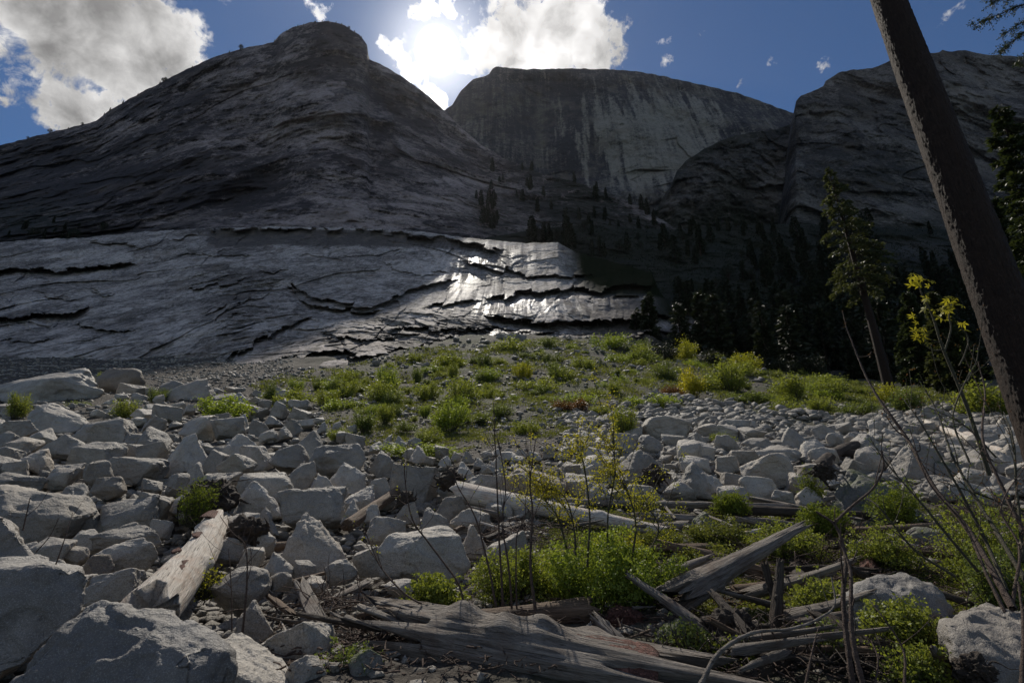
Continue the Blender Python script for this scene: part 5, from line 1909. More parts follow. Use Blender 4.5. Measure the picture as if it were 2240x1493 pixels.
leafy(1180, 1150, 1490, 1330, 6.0, M_VIVID, 'big leafy green bush in the middle of the foreground', 1, 26000, .026)
leafy(1030, 1190, 1230, 1320, 6.2, M_GREEN, 'loose leafy bush left of the big foreground bush', 2, 12000, .024)
leafy(890, 1255, 1010, 1345, 5.9, M_GREEN, 'light green fern like clump left of the foreground bushes', 3, 8000, .03)
leafy(700, 1400, 820, 1520, 4.3, M_OLIVE, 'low dark leafy plant at the bottom left of the grey trunk', 4, 6000, .018)
leafy(1480, 1190, 1640, 1262, 7.5, M_GRASS, 'low green bush behind the foot of the pointing beam', 5, 9000, .028)
leafy(1380, 1160, 1500, 1200, 8.4, M_GRASS, 'green mound behind the end of the long bleached log', 6, 8000, .03)
leafy(1560, 1066, 1640, 1094, 11, M_MOSS, 'mossy green cushion left of the smooth pale boulder', 7, 6000, .03)
leafy(1740, 1096, 1860, 1134, 9.5, M_MOSS, 'green mossy mound at the left foot of the mossy boulder', 8, 8000, .03)
leafy(1890, 1040, 2010, 1064, 10.5, M_MOSS, 'green moss and grass draped on the mossy boulder back', 9, 7000, .03)
leafy(1880, 1300, 2060, 1400, 4.6, M_GREEN, 'green leafy sprays before the domed speckled boulder', 10, 6000, .024)
leafy(2040, 1060, 2260, 1190, 6.5, M_GREEN, 'leafy green thicket at the right edge', 11, 9000, .024)
leafy(1740, 1240, 1850, 1330, 5.4, M_GREEN, 'small leafy plant right of the upright post', 12, 3500, .024)
leafy(1960, 1400, 2080, 1500, 4.0, M_GREEN, 'leafy plant left of the bottom right corner boulder', 13, 4000, .02)
leafy(385, 1035, 470, 1125, 9.7, M_MOSS, 'hanging green moss on the left side of the root wad', 14, 5000, .022)
leafy(410, 1220, 480, 1310, 6.3, M_YELGREEN, 'small yellow green sprigs right of the pale log', 15, 900, .022)
leafy(1150, 1195, 1260, 1300, 6.6, M_YELGREEN, 'yellowish spray at the left shoulder of the big foreground bush', 17, 4000, .024)
leafy(1450, 1360, 1560, 1450, 4.6, M_OLIVE, 'thin green plant growing through the crossed wood', 18, 1800, .024)
leafy(1500, 1130, 1640, 1172, 8.6, M_GRASS, 'low green mat below the dark shaded log, left part', 31, 7000, .028)
leafy(1640, 1140, 1800, 1180, 8.0, M_GREEN, 'low green mat behind the tip of the pointing beam', 32, 7000, .028)
leafy(1850, 1130, 2010, 1180, 7.4, M_GREEN, 'green sprays below the flat tip of the mossy boulder', 33, 7000, .026)
leafy(1290, 1160, 1420, 1215, 7.6, M_YELGREEN, 'yellowish greenery between the bleached log and the big leafy bush', 34, 6000, .024)
leafy(1560, 1400, 1680, 1490, 4.4, M_GREEN, 'sparse green shoots in the black twig tangle at the bottom', 35, 1600, .022)
leafy(1780, 1360, 1860, 1440, 4.5, M_OLIVE, 'sparse olive shoots left of the twin stems', 36, 1400, .022)
leafy(2120, 1180, 2260, 1300, 5.6, M_OLIVE, 'olive green thicket above the bottom right corner boulder', 37, 6000, .024)
leafy(1740, 1020, 1800, 1050, 12.5, M_MOSS, 'small moss patch under the driftwood roots', 19, 2500, .03)


# ---- bare and budding saplings, vines
def stem_thing(paths, label, seed, name='sapling', mat=M_STEM, leafmat=None, leafpts=None, leafn=12, leafsize=.03, cat='sapling', group=None, sides=5, twigs=6, spread=.03):
    """paths: list of ([(px,row,distance)...], width_px_start, width_px_end)"""
    r = np.random.RandomState(seed)
    a0 = paths[0][0][0]
    base = at(*a0)
    t = thing(name, label, cat, tuple(base), group)
    mb = MB()
    ends = []
    for (pl, w0, w1) in paths:
        P = spline([at(*p) for p in pl], 8 * len(pl))
        P = P + 0.006 * np.array([fbm(P * 3 + k * 9 + seed, 2) for k in range(3)]).T
        dc = np.mean([depth_of(q) for q in P])
        m = len(P)
        rads = np.linspace(w0, w1, m) / 2 / F * dc
        rads = rads * (1 + .12 * np.sin(np.arange(m) * 2.1))
        mb.add(*tube(P - base, rads, sides))
        for k in range(twigs):
            i = r.randint(m // 3, m - 2)
            d = (P[i + 1] - P[i])
            d /= np.linalg.norm(d)
            d = d + r.normal(size=3) * .7
            d[1] *= .5
            L = dc * r.uniform(.018, .06)
            q = [P[i], P[i] + d * L * .5 + r.normal(size=3) * L * .08, P[i] + d * L + np.array([0, 0, L * .2])]
            Q = spline(q, 6)
            mb.add(*tube(Q - base, np.linspace(rads[i] * .5, rads[-1] * .6, 6), 4))
            ends.append(Q[-1])
            ends.append(Q[-3])
        ends.append(P[-1])
    link('stem', mb.mesh('stem'), mat, t)
    if leafmat is not None:
        pts = []
        src = [at(*p) for p in leafpts] if leafpts else ends
        for e in src:
            pts.append(np.array(e) - base + r.normal(size=(leafn, 3)) * spread)
        V, Fq = leaves(np.concatenate(pts), leafsize, r, .6, None, 1.0, .3)
        link('leaves', mesh_np('leaves', V, Fq), leafmat, t)
    return t


def maple():
    Y = 7.0
    base = at(2165, 1000, Y)
    t = thing('maple_sapling', 'tall maple sapling with yellow lobed leaves before the dark forest', 'sapling', tuple(base))
    mb = MB()
    mains = [([(2165, 1040, Y), (2130, 930, Y), (2098, 845, Y), (2062, 760, Y), (2040, 690, Y), (2022, 655, Y), (2010, 625, Y)], 9, 3),
             ([(2066, 770, Y), (2080, 720, Y), (2076, 690, Y), (2082, 665, Y)], 4, 2.5),
             ([(2055, 750, Y), (2030, 738, Y), (2012, 722, Y)], 3, 2),
             ([(2098, 800, Y - .1), (2110, 775, Y - .1), (2118, 740, Y - .1), (2100, 712, Y - .1)], 3, 2),
             ([(2062, 765, Y), (2040, 765, Y), (2018, 752, Y)], 3, 1.5), ([(2096, 845, Y), (2118, 830, Y), (2130, 800, Y)], 3, 1.5)]
    ends = []
    for pl, w0, w1 in mains:
        P = spline([at(*p) for p in pl], 7 * len(pl))
        mb.add(*tube(P - base, np.linspace(w0, w1, len(P)) / 2 / F * depth_of(P[0]), 7))
    link('stem', mb.mesh('stem'), M_STEM, t)
    r = np.random.RandomState(4)

    def leaf_at(c, s, mb2):
        """palmate leaf of five pointed lobes"""
        ang = [-110, -55, 0, 55, 110]
        ln = [.55, .85, 1.0, .85, .55]
        n = r.normal(size=3) * .6 + np.array([0, -1, .5])
        n /= np.linalg.norm(n)
        u = np.cross(n, r.normal(size=3))
        u /= np.linalg.norm(u)
        v = np.cross(n, u)
        V = [c]
        Fq = []
        for a_, l in zip(ang, ln):
            a = math.radians(a_)
            d = u * math.cos(a) + v * math.sin(a)
            p = u * math.cos(a + .28) + v * math.sin(a + .28)
            q = u * math.cos(a - .28) + v * math.sin(a - .28)
            i = len(V)
            V += [c + q * l * s * .55, c + d * l * s - n * s * .2, c + p * l * s * .55]
            Fq.append([0, i, i + 1, i + 2])
        mb2.add(np.array(V), np.array(Fq))
    for (x, y, n, sx, sy) in [(2008, 612, 16, 24, 18), (2078, 668, 20, 32, 20), (2010, 724, 11, 20, 12), (2100, 712, 4, 10, 8), (2028, 655, 3, 6, 6), (1995, 690, 2, 4, 4), (2060, 690, 4, 12, 8)]:
        mb2 = MB()
        for k in range(n):
            c = at(x + r.normal() * sx * .6, y + r.normal() * sy * .6, Y + r.normal() * .06)
            leaf_at(c - base, .11 * r.uniform(.6, 1.15), mb2)
        link('leaf_cluster', mb2.mesh('leaf_cluster', False), M_YELLOW, t)


maple()

stem_thing([([(1868, 1510, 3.6), (1852, 1400, 3.7), (1846, 1300, 3.8), (1850, 1220, 3.9), (1828, 1150, 4.0), (1785, 1118, 4.1)], 12, 5),
            ([(1825, 1142, 4.0), (1870, 1100, 4.0), (1912, 1065, 4.0), (1933, 1020, 4.0), (1928, 985, 4.0)], 6, 3)],
           'tall forked stem with a hooked branch at the lower right, left one of the twins', 1, mat=M_TWIG, twigs=3, sides=8)
stem_thing([([(1890, 1510, 3.5), (1866, 1400, 3.6), (1862, 1300, 3.7), (1858, 1240, 3.8), (1836, 1180, 3.9)], 12, 5)],
           'bare stem running close beside the forked one, right one of the twins', 2, mat=M_TWIG, twigs=3, sides=8)
stem_thing([([(1530, 1500, 3.7), (1570, 1430, 3.8), (1640, 1386, 3.9), (1720, 1376, 4.0), (1790, 1352, 4.1), (1825, 1320, 4.2), (1818, 1260, 4.3)], 10, 3)],
           'long bare branch arching over the tangle at the bottom right', 3, 'branch', M_GREYWOOD, cat='branch', twigs=2, sides=8)
stem_thing([([(1760, 1500, 3.6), (1775, 1430, 3.7), (1792, 1370, 3.8)], 6, 2)], 'thin curved shoot left of the twin stems', 4, mat=M_TWIG, twigs=2)
stem_thing([([(1910, 1510, 3.5), (1920, 1440, 3.6), (1905, 1400, 3.7)], 5, 2)], 'short curved shoot right of the twin stems', 5, mat=M_TWIG, twigs=2)
stem_thing([([(1980, 1500, 3.6), (1976, 1420, 3.7), (1930, 1350, 3.8), (1900, 1310, 3.9)], 6, 2)], 'thin shoot bending left in front of the domed speckled boulder', 6, mat=M_TWIG, twigs=3)
stem_thing([([(2235, 1500, 3.2), (2238, 1400, 3.3), (2236, 1330, 3.4), (2228, 1270, 3.5)], 9, 4)], 'dark bare stem at the right edge before the corner boulder', 7, mat=M_TWIG, twigs=3)
BARE = [  # long shoots of the right thicket
    ([(2215, 1330, 4.4), (2120, 1160, 5.0), (2040, 1060, 5.4), (1985, 960, 5.8), (1915, 860, 6.2), (1885, 800, 6.4), (1850, 712, 6.6)], 11, 3),
    ([(2260, 1300, 4.4), (2190, 1180, 4.8), (2130, 1080, 5.2), (2080, 990, 5.5), (2050, 900, 5.8), (2010, 830, 6.0)], 9, 2),
    ([(2200, 1290, 4.6), (2150, 1170, 5.0), (2070, 1020, 5.2), (2010, 920, 5.4), (1975, 870, 5.6)], 8, 2),
    ([(2250, 1180, 4.8), (2190, 1060, 5.0), (2150, 960, 5.2), (2155, 860, 5.5), (2140, 790, 5.6)], 8, 2),
    ([(2240, 1230, 4.8), (2225, 1080, 5.0), (2215, 960, 5.2), (2195, 900, 5.5)], 7, 2),
    ([(2140, 1250, 4.8), (2040, 1130, 5.0), (1980, 1060, 5.2), (1930, 1000, 5.4), (1905, 960, 5.5)], 6, 2),
    ([(2210, 1350, 4.4), (2230, 1200, 4.6), (2190, 1110, 4.8), (2240, 1020, 5.0)], 7, 2),
    ([(2090, 1260, 4.8), (2000, 1200, 5.0), (1925, 1110, 5.2), (1890, 1085, 5.4)], 6, 2),
    ([(2120, 1010, 5.8), (2085, 920, 6.0), (2105, 850, 6.2), (2135, 790, 6.4), (2140, 760, 6.4)], 4, 2),
    ([(2240, 1420, 4.2), (2160, 1260, 4.5), (2110, 1150, 4.8), (2030, 1050, 5.0), (1990, 940, 5.2)], 8, 2),
    ([(2250, 1120, 5.2), (2140, 1080, 5.4), (2050, 1050, 5.6)], 5, 2), ([(2180, 1000, 5.6), (2110, 930, 5.8), (2030, 890, 6.0)], 4, 1.5),
]
for i, (pl, w0, w1) in enumerate(BARE):
    lab = ['longest bare budding shoot leaning far left out of the right thicket', ][0] if i == 0 else 'bare budding shoot leaning left in the thicket at the right'
    stem_thing([(pl, w0, w1)], lab, 20 + i, mat=M_STEM if i % 3 else M_TWIG, leafmat=M_OLIVE if i % 2 else M_BROWNLEAF, leafn=4, leafsize=.022, twigs=9,
               group=None if i == 0 else 'bare shoots of the right thicket', spread=.02)
MID = [
    ([(1170, 1335, 5.0), (1160, 1230, 5.1), (1165, 1120, 5.2), (1160, 1050, 5.3), (1172, 960, 5.4)], 7, 2, 'dark bare sapling standing alone left of the big foreground bush'),
    ([(1100, 1325, 5.3), (1096, 1250, 5.4), (1090, 1130, 5.5), (1085, 1000, 5.6), (1080, 880, 5.7)], 6, 2, 'tallest bare sapling of the centre group'),
    ([(1120, 1330, 5.3), (1112, 1230, 5.3), (1098, 1150, 5.4), (1105, 1060, 5.5), (1090, 960, 5.6)], 5, 2, 'bare forked sapling right beside the tallest of the centre group'),
    ([(1085, 1325, 5.2), (1066, 1230, 5.3), (1040, 1130, 5.4), (1000, 1060, 5.5), (992, 1010, 5.6)], 5, 2, 'bare sapling leaning left in the centre group'),
    ([(1016, 1330, 5.2), (1000, 1270, 5.2), (940, 1190, 5.3), (900, 1130, 5.3), (886, 1050, 5.4), (884, 1010, 5.4)], 5, 2, 'arched bare shoot in front of the very wide blocky boulder'),
    ([(985, 1340, 5.0), (900, 1308, 5.0), (840, 1250, 5.1), (810, 1190, 5.2), (795, 1150, 5.2)], 5, 2, 'arched bare shoot left of the fern like clump'),
    ([(1130, 1330, 5.3), (1130, 1180, 5.4), (1148, 1130, 5.5), (1150, 1080, 5.5)], 4, 1.5, 'thin straight sapling behind the lone dark sapling'),
    ([(530, 1385, 4.8), (540, 1280, 4.9), (538, 1200, 5.0), (520, 1170, 5.0)], 5, 2, 'bare forked sapling right of the pale log foot'),
    ([(508, 1380, 4.8), (506, 1280, 4.9), (500, 1200, 5.0)], 3, 1.5, 'thin bare shoot left of the forked sapling by the pale log'),
    ([(48, 1160, 4.4), (58, 1120, 4.4), (66, 1086, 4.4)], 3, 1.5, 'small budding twig on the large bright boulder at the left'),
    ([(122, 1235, 4.3), (140, 1180, 4.3), (158, 1120, 4.4)], 3, 1, 'thin bare twig above the dark leaning boulder'),
    ([(80, 1205, 4.2), (110, 1170, 4.2), (130, 1130, 4.2)], 2.5, 1, 'thin slanting twig left of the other on the dark leaning boulder'),
]
for i, (pl, w0, w1, lab) in enumerate(MID):
    stem_thing([(pl, w0, w1)], lab, 50 + i, mat=M_TWIG, leafmat=M_YELGREEN if i < 6 else None, leafn=2, leafsize=.02, twigs=7 if i < 9 else 2, spread=.012)
YEL = [
    ([(1330, 1240, 5.8), (1330, 1130, 5.9), (1345, 1030, 6.0), (1338, 935, 6.1)], 'tallest yellow leaved sapling right of centre'),
    ([(1260, 1240, 5.8), (1255, 1150, 5.9), (1230, 1080, 6.0), (1165, 1060, 6.1)], 'yellow leaved sapling leaning left toward the brownish boulder'),
    ([(1285, 1240, 5.7), (1290, 1120, 5.8), (1275, 1010, 5.9), (1268, 990, 6.0)], 'yellow leaved sapling standing behind the leafy bush top'),
    ([(1380, 1240, 5.9), (1390, 1140, 6.0), (1360, 1050, 6.1), (1310, 1030, 6.2)], 'yellow leaved sapling right of the tallest one'),
    ([(1240, 1200, 6.0), (1220, 1130, 6.0), (1190, 1090, 6.1)], 'short yellow leaved sapling above the bleached log'),
    ([(1410, 1230, 6.1), (1440, 1150, 6.2), (1400, 1090, 6.3)], 'thin yellow green sapling at the right of the yellow group'),
]
for i, (pl, lab) in enumerate(YEL):
    stem_thing([(pl, 5, 2)], lab, 80 + i, leafmat=M_YELLOW if i != 5 else M_YELGREEN, leafn=26, leafsize=.026, twigs=22, spread=.035)


# ---- dead brush: tangles of thin curved twigs
def brush(px, py, size, n, label, seed, mat=M_TWIG, Y=None):
    r = np.random.RandomState(seed)
    g = hit(px, py) if Y is None else at(px, py, Y)
    t = tag(bpy.data.objects.new('dead_brush', None), label, 'brush')
    COL.objects.link(t)
    t.location = (g[0], g[1], g[2])
    mb = MB()
    for k in range(int(n * 1.5)):
        p = r.normal(size=3) * size * np.array([.5, .3, .12])
        p[2] = abs(p[2])
        d = r.normal(size=3)
        d[2] = abs(d[2]) * .5
        L = size * r.uniform(.4, 1.1)
        pts = [p]
        for q in range(4):
            d = d / np.linalg.norm(d) + r.normal(size=3) * .28
            d /= np.linalg.norm(d)
            d[2] -= .08
            pts.append(pts[-1] + d * L / 4)
        P = spline(pts, 12)
        P[:, 2] = np.maximum(P[:, 2], .01)
        mb.add(*tube(P, np.linspace(.006, .002, 12) * r.uniform(.5, 1.6), 4))
    link('twigs', mb.mesh('twigs'), mat, t)
    return t


brush(1130, 1170, .7, 60, 'pile of dead brush behind the loose leafy bush', 1)
brush(1740, 1230, .8, 140, 'grey brown twig tangle behind the pointing beam tip', 2)
brush(2080, 1230, .8, 130, 'brown twiggy bracken tangle at the right', 3)
brush(1680, 1440, .5, 60, 'dark tangle of thin roots at the bottom right', 4)
brush(1900, 940, 1.0, 50, 'spiky dead bush in the right boulder field', 5)
brush(2150, 1130, .8, 110, 'tangled bare twigs at the right edge', 6)
brush(800, 1400, .35, 50, 'small dead twig heap at the left end of the grey trunk', 7)
brush(1860, 1180, .6, 70, 'low twig tangle left of the shaded grey boulder', 8)
brush(1180, 1000, .6, 40, 'thin dry stalks among the centre stones', 9)
brush(1620, 1450, .5, 80, 'black twig tangle at the bottom right of the grey trunk', 21, M_DARKWOOD)
brush(1500, 1470, .4, 60, 'dark twig tangle touching the right end of the grey trunk', 22, M_DARKWOOD)
brush(1850, 1470, .5, 70, 'dark twig tangle around the foot of the twin stems', 23, M_DARKWOOD)
brush(2000, 1400, .6, 110, 'dead twig tangle between the two speckled boulders', 25)
brush(1450, 1330, .45, 60, 'dead twig tangle right of the dark reddish stump', 26)
brush(720, 1330, .5, 60, 'dead twigs among the sticks left of the grey trunk', 27)
brush(2180, 1250, .7, 110, 'dense brown twig tangle at the right edge below the bare shoots', 28)
brush(1350, 1160, .6, 70, 'dead twig tangle around the end of the bleached log', 24)
brush(2160, 1330, .5, 60, 'brown tangle above the bottom right corner boulder', 10)


# ------------------------------------------------------------------ trees
def conifer_parts(seed, h_, rad, zb, nb, per, spray, tr, limbs=True, droop=.25, wide=.45, ragged=.35):
    """returns trunk mesh builder and needle arrays, foot at the origin"""
    r = np.random.RandomState(seed)
    mb = MB()
    z = np.linspace(0, h_, 14)
    lean = np.stack([np.sin(z / h_ * 2 + seed) * .01 * h_, np.cos(z / h_ * 2.2 + seed) * .01 * h_, z], 1)
    lean[:, :2] -= lean[0, :2]
    mb.add(*tube(lean, tr * (1 - z / h_ * .93), 12))
    pts, dirs = [], []
    for k in range(nb):
        f = (k + r.rand()) / nb
        zz = zb + (h_ - zb) * f
        a = r.uniform(0, 6.28)
        L = rad * ((1 - f) ** .75 * .95 + .06) * r.uniform(1 - ragged, 1.08)
        if f < .15:
            L *= .55 + f * 3
        c = np.array([np.interp(zz, z, lean[:, 0]), np.interp(zz, z, lean[:, 1]), zz])
        s = np.linspace(0, 1, 6)
        P = c + np.stack([np.cos(a) * s * L, np.sin(a) * s * L, (s * .22 - s * s * (droop + .15)) * L], 1)
        if limbs:
            mb.add(*tube(P, np.linspace(.018, .004, 6) * h_ / 12, 4))
        m = max(3, int(per * (L / rad + .15)))
        q = r.uniform(.18, 1.0, m) ** .75
        idx = np.clip(q * 5, 0, 4.99)
        i0 = idx.astype(int)
        pp = P[i0] + (P[i0 + 1] - P[i0]) * (idx - i0)[:, None]
        side = np.array([-math.sin(a), math.cos(a), 0])
        off = r.normal(size=m) * L * .17 * (1.15 - q)
        pp = pp + side * off[:, None]
        pp[:, 2] += r.normal(size=m) * spray * .25
        pts.append(pp)
        dd = np.tile(np.array([math.cos(a), math.sin(a), -.15]), (m, 1)) + side * (np.sign(off) * .7)[:, None]
        dirs.append(dd)
    V, Fq = leaves(np.concatenate(pts), spray, r, wide, np.concatenate(dirs), .45, .15)
    return mb, V, Fq


def conifer(loc, seed, h_, rad, zb, nb, per, spray, tr, label, mat=M_NEEDLE, group=None, bark=M_BARK, name='conifer', **kw):
    t = thing(name, label, 'tree', loc, group)
    mb, V, Fq = conifer_parts(seed, h_, rad, zb, nb, per, spray, tr, **kw)
    link('trunk', mb.mesh('trunk'), bark, t)
    link('crown', mesh_np('crown', V, Fq), mat, t)
    return t


# the big leaning pine at the right: its trunk crosses the whole frame
def big_pine():
    Y = 13.2
    b = at(2336, 1050, Y)
    top = at(1922, -60, Y + .3)
    up = (top - b)
    L = 24.0
    d = up / np.linalg.norm(up)
    t = thing('pine_tree', 'big leaning pine whose bare trunk crosses the picture at the right', 'tree', tuple(b - np.array([0, 0, .5])))
    na, ns = 128, 700
    th = np.linspace(0, 2 * np.pi, na, endpoint=False)
    s = np.linspace(0, 1, ns)
    S, T = np.meshgrid(s, th, indexing='ij')
    rr = np.interp(s, [0, .06, .35, .77, 1], [.72, .64, .57, .465, .37])[:, None]
    q = np.stack([np.cos(T) * 9.5, np.sin(T) * 9.5, S * L * 2.0], -1).reshape(-1, 3)
    pl = ridged(q, 3).reshape(S.shape)
    rr = rr * (1 + .013 * pl + .018 * pn(q * .3).reshape(S.shape)) + .018 * (fbm(q * 2.2, 3).reshape(S.shape))
    V = np.stack([S * L, rr * np.cos(T), rr * np.sin(T)], -1).reshape(-1, 3)
    i = (np.arange(ns - 1)[:, None] * na + np.arange(na)[None, :]).ravel()
    j = (np.arange(ns - 1)[:, None] * na + (np.arange(na)[None, :] + 1) % na).ravel()
    me = mesh_np('trunk', V, np.stack([i, j, j + na, i + na], 1), True)
    o = link('trunk', me, M_BARK, t)
    o.rotation_mode = 'QUATERNION'
    o.rotation_quaternion = Vector(d).to_track_quat('X', 'Z')
    # crown, above the frame
    mb, V, Fq = conifer_parts(5, 12, 2.6, 1.5, 90, 60, .30, .25)
    c = link('crown', mesh_np('crown', V, Fq), M_NEEDLE, t)
    c.location = tuple(d * 19)


big_pine()

# second tree, bare below, ragged crown
g2p = at(1950, 868, 56)
t2 = conifer((g2p[0], g2p[1], g2p[2] - .3), 21, 31.5, 4.4, 13.0, 105, 120, .42, .60, 'tall fir with a bare lower trunk standing at the forest edge', M_NEEDLE2, droop=.35, ragged=.5)
t2.rotation_euler = (0, math.radians(-1.5), 0)

# dense conifers at the right edge
for i, (px, py, Y, toprow, rad, lab) in enumerate([
        (2450, 930, 34, 235, 4.6, 'dense dark conifer at the right edge behind the leaning trunk'),
        (2660, 960, 27, 160, 4.4, 'conifer just outside the right edge whose boughs reach into the picture'),
        (2110, 900, 62, 640, 3.2, 'shorter dark conifer seen left of the leaning trunk'),
        (2040, 880, 75, 640, 4.0, 'small dark conifer behind the maple sapling'),
        (2310, 905, 48, 440, 4.0, 'dark conifer just behind the leaning pine trunk')]):
    b = at(px, py, Y)
    top = at(px, toprow, Y)
    b[2] = float(zg(b[0], b[1]))
    hh = top[2] - b[2]
    conifer(tuple(b), 40 + i, hh, rad, hh * .06, 200, 190, .42 if Y < 40 else .5, .35, lab, M_NEEDLE if i != 2 else M_NEEDLE2, droop=.3, ragged=.4)


def bough():
    """boughs of the conifer outside the frame that hang into the top right corner"""
    r = np.random.RandomState(8)
    Y = 15.0
    base = at(2420, 120, Y)
    # they belong to a tree of its own, standing outside the frame
    g = np.array([base[0] + .6, base[1], float(zg(base[0] + .6, base[1]))])
    t = thing('conifer', 'tree beyond the right edge with drooping boughs in the top right corner', 'tree', tuple(g))
    H = base[2] - g[2] + 2
    z = np.linspace(0, H, 10)
    mb = MB()
    mb.add(*tube(np.stack([z * 0, z * 0, z], 1), .4 * (1 - z / H * .6), 12))
    pts, dirs = [], []
    for (pl) in [[(2420, 130), (2330, 30), (2250, 10), (2190, 30), (2132, 55)], [(2420, 90), (2320, -10), (2240, -15), (2170, 5)], [(2420, 150), (2330, 60), (2260, 60), (2215, 90), (2190, 112)],
                 [(2420, 190), (2340, 100), (2270, 100), (2225, 135)], [(2420, 60), (2330, -40), (2250, -50), (2180, -30)], [(2400, 130), (2330, 70), (2280, 40), (2235, 50), (2195, 75)]]:
        P = spline([at(x, y, Y + r.normal() * .3) for x, y in pl], 24)
        mb.add(*tube(P - g, np.linspace(.05, .01, 24), 5))
        for k in range(60):
            i = r.randint(6, 24)
            d = np.array([r.uniform(-1, .3), r.uniform(-.5, .5), r.uniform(-1.1, .3)])
            L = r.uniform(.15, .5)
            e = P[i] + d * L
            mb.add(*tube(np.array([P[i], (P[i] + e) / 2 + [0, 0, .02], e]) - g, [.008, .006, .003], 4))
            m = 26
            s = r.uniform(.1, 1.05, m)[:, None]
            pts.append(P[i] + (e - P[i]) * s + r.normal(size=(m, 3)) * .035 - g)
            dirs.append(np.tile(d * .8, (m, 1)))
    link('trunk', mb.mesh('trunk'), M_BARK, t)
    V, Fq = leaves(np.concatenate(pts), .075, r, .35, np.concatenate(dirs))
    link('crown', mesh_np('crown', V, Fq), M_NEEDLE, t)


bough()


# ---- forest on the right slope and trees on the ridges
def far_proto(seed, slim, n=34, per=26, kind='fir'):
    t = bpy.data.objects.new('fir_tree' if kind == 'fir' else 'oak_tree', None)
    if kind == 'fir':
        mb, V, Fq = conifer_parts(seed, 1.0, slim, .10, n * 3, per, .06, .018, limbs=False, ragged=.45, wide=.5)
        link('trunk', mb.mesh('trunk'), M_BARK, t)
        link('crown', mesh_np('crown', V, Fq), M_DARKLEAF, t)
    else:
        r = np.random.RandomState(seed)
        mb = MB()
        mb.add(*tube([[0, 0, 0], [.02, .01, .3], [.0, .02, .6]], [.03, .024, .01], 7))
        pts = []
        for k in range(26):
            a, e = r.uniform(0, 6.28), r.uniform(.3, .95)
            rr = .36 * math.sin(math.pi * min(1, (e - .1) / .95)) * r.uniform(.5, 1)
            c = np.array([math.cos(a) * rr, math.sin(a) * rr, e])
            mb.add(*tube([[0, .01, .25 + .2 * r.rand()], c * .6 + [0, 0, .12], c], [.012, .008, .003], 4))
            pts.append(c + r.normal(size=(75, 3)) * .065)
        link('trunk', mb.mesh('trunk'), M_BARK, t)
        V, Fq = leaves(np.concatenate(pts), .045, r, .6)
        link('crown', mesh_np('crown', V, Fq), M_DARKLEAF, t)
    return t


FAR = [far_proto(61, .17), far_proto(62, .22), far_proto(63, .14), far_proto(64, .2, kind='oak'), far_proto(65, .2, kind='oak')]
used = [False] * 5


def far_tree(loc, hh, k, label, group, ang):
    if not used[k]:
        t = FAR[k]
        COL.objects.link(t)
        used[k] = True
    else:
        t = copy_tree(FAR[k])
    t.location = loc
    t.scale = (hh, hh, hh)
    t.rotation_euler = (0, 0, ang)
    tag(t, label, 'tree', group)


r = np.random.RandomState(3)
FLAB = [('dark fir standing in the shaded forest on the right slope', 'firs of the shaded forest'), ('dark leafy tree in the shaded forest on the right slope', 'leafy trees of the shaded forest')]
nrF, ncF = PF.shape[:2]
cnt = 0
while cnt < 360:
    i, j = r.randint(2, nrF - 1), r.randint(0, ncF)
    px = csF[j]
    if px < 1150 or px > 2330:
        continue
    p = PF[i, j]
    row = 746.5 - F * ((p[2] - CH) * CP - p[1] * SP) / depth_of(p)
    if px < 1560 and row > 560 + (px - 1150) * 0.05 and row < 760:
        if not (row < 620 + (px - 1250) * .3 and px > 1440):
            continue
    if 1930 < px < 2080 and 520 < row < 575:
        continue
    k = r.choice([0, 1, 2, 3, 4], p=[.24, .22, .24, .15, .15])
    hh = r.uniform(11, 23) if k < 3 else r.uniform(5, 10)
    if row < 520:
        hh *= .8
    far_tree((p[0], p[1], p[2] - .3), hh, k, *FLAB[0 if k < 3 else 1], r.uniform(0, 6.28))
    cnt += 1


def ridge_tree(PX, cs, px, ti, hpx, k, label, group):
    nr = PX.shape[0]
    j = int(np.argmin(np.abs(cs - px)))
    i = int(np.clip(ti * (nr - 1), 0, nr - 1))
    p = PX[i, j]
    hh = hpx / F * depth_of(p) * 1.05
    far_tree((p[0], p[1], p[2] - hh * .05), hh, k, label, group, r.uniform(0, 6.28))


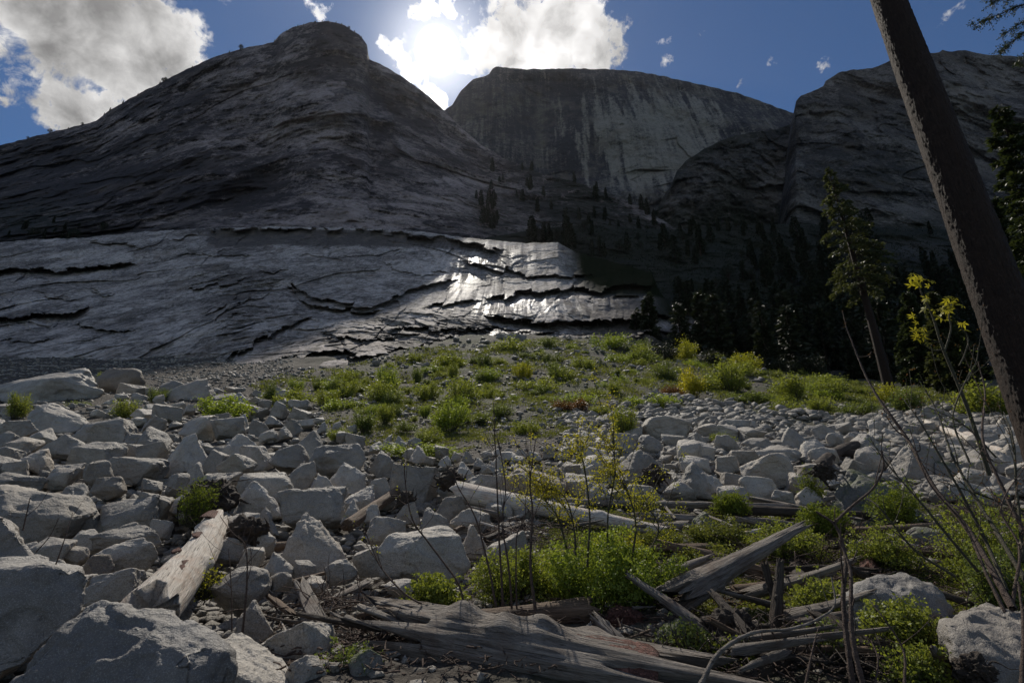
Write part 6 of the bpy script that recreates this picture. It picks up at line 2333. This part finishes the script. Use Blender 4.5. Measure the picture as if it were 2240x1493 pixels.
for px, hp in [(108, 12), (60, 7), (228, 8), (240, 9), (268, 10), (356, 12), (362, 9), (350, 8), (300, 7), (420, 6), (527, 14), (501, 8), (600, 8), (625, 7), (650, 8), (664, 7),
               (690, 7), (705, 8), (718, 7), (735, 8), (748, 7), (762, 9), (775, 8), (790, 7), (180, 7), (150, 6)]:
    lab = {108: 'lone tree on the far left ridge', 527: 'tallest lone tree on the ridge left of the dome top'}.get(px, 'tiny tree on the skyline of the left mountain')
    ridge_tree(PA, csA, px, .995, hp, int(r.choice([0, 2, 3])), lab, None if px in (108, 527) else 'tiny trees on the left skyline')
for k in range(46):
    px = r.uniform(1075, 1480)
    ridge_tree(PA, csA, px, r.uniform(.35, 1.0), r.uniform(16, 44), int(r.randint(3)), 'dark conifer on the ridge below the big vertical face', 'conifers on the ridge below the face')
for k in range(22):
    px = r.uniform(-20, 230)
    ridge_tree(PA, csA, px, r.uniform(.02, .25), r.uniform(14, 30), int(r.randint(4)), 'dark tree on the shaded ledge above the left slabs', 'trees above the left slabs')
for k in range(12):
    ridge_tree(PA, csA, r.uniform(1040, 1110), r.uniform(.15, .5), r.uniform(20, 44), int(r.randint(3)), 'dark conifer left of the ridge grove', 'conifers left of the ridge grove')

# ---- dark undergrowth in the forest
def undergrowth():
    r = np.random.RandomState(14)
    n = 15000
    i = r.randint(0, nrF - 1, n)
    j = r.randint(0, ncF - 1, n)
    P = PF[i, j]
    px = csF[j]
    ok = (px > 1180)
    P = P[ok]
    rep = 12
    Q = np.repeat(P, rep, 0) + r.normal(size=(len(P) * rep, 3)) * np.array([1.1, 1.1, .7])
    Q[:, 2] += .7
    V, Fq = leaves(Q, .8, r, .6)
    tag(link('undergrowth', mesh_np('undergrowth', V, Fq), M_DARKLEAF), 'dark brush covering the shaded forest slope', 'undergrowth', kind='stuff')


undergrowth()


# ------------------------------------------------------------------ thin air haze
def haze():
    bm = bmesh.new()
    bmesh.ops.create_cube(bm, size=1)
    me = bpy.data.meshes.new('haze')
    bm.to_mesh(me)
    bm.free()
    m = bpy.data.materials.new('thin haze')
    m.use_nodes = True
    m.node_tree.nodes.clear()
    h = NT(m.node_tree)
    out = h.node('ShaderNodeOutputMaterial')
    v = h.node('ShaderNodeVolumePrincipled')
    v.inputs['Color'].default_value = (0.93, 0.90, 0.95, 1)
    v.inputs['Density'].default_value = 0.000013
    v.inputs['Anisotropy'].default_value = 0.6
    h.l.new(v.outputs[0], out.inputs['Volume'])
    o = link('haze', me, m)
    o.scale = (3400, 2600, 1460)
    o.location = (0, 700, 690)
    tag(o, kind='stuff')


haze()
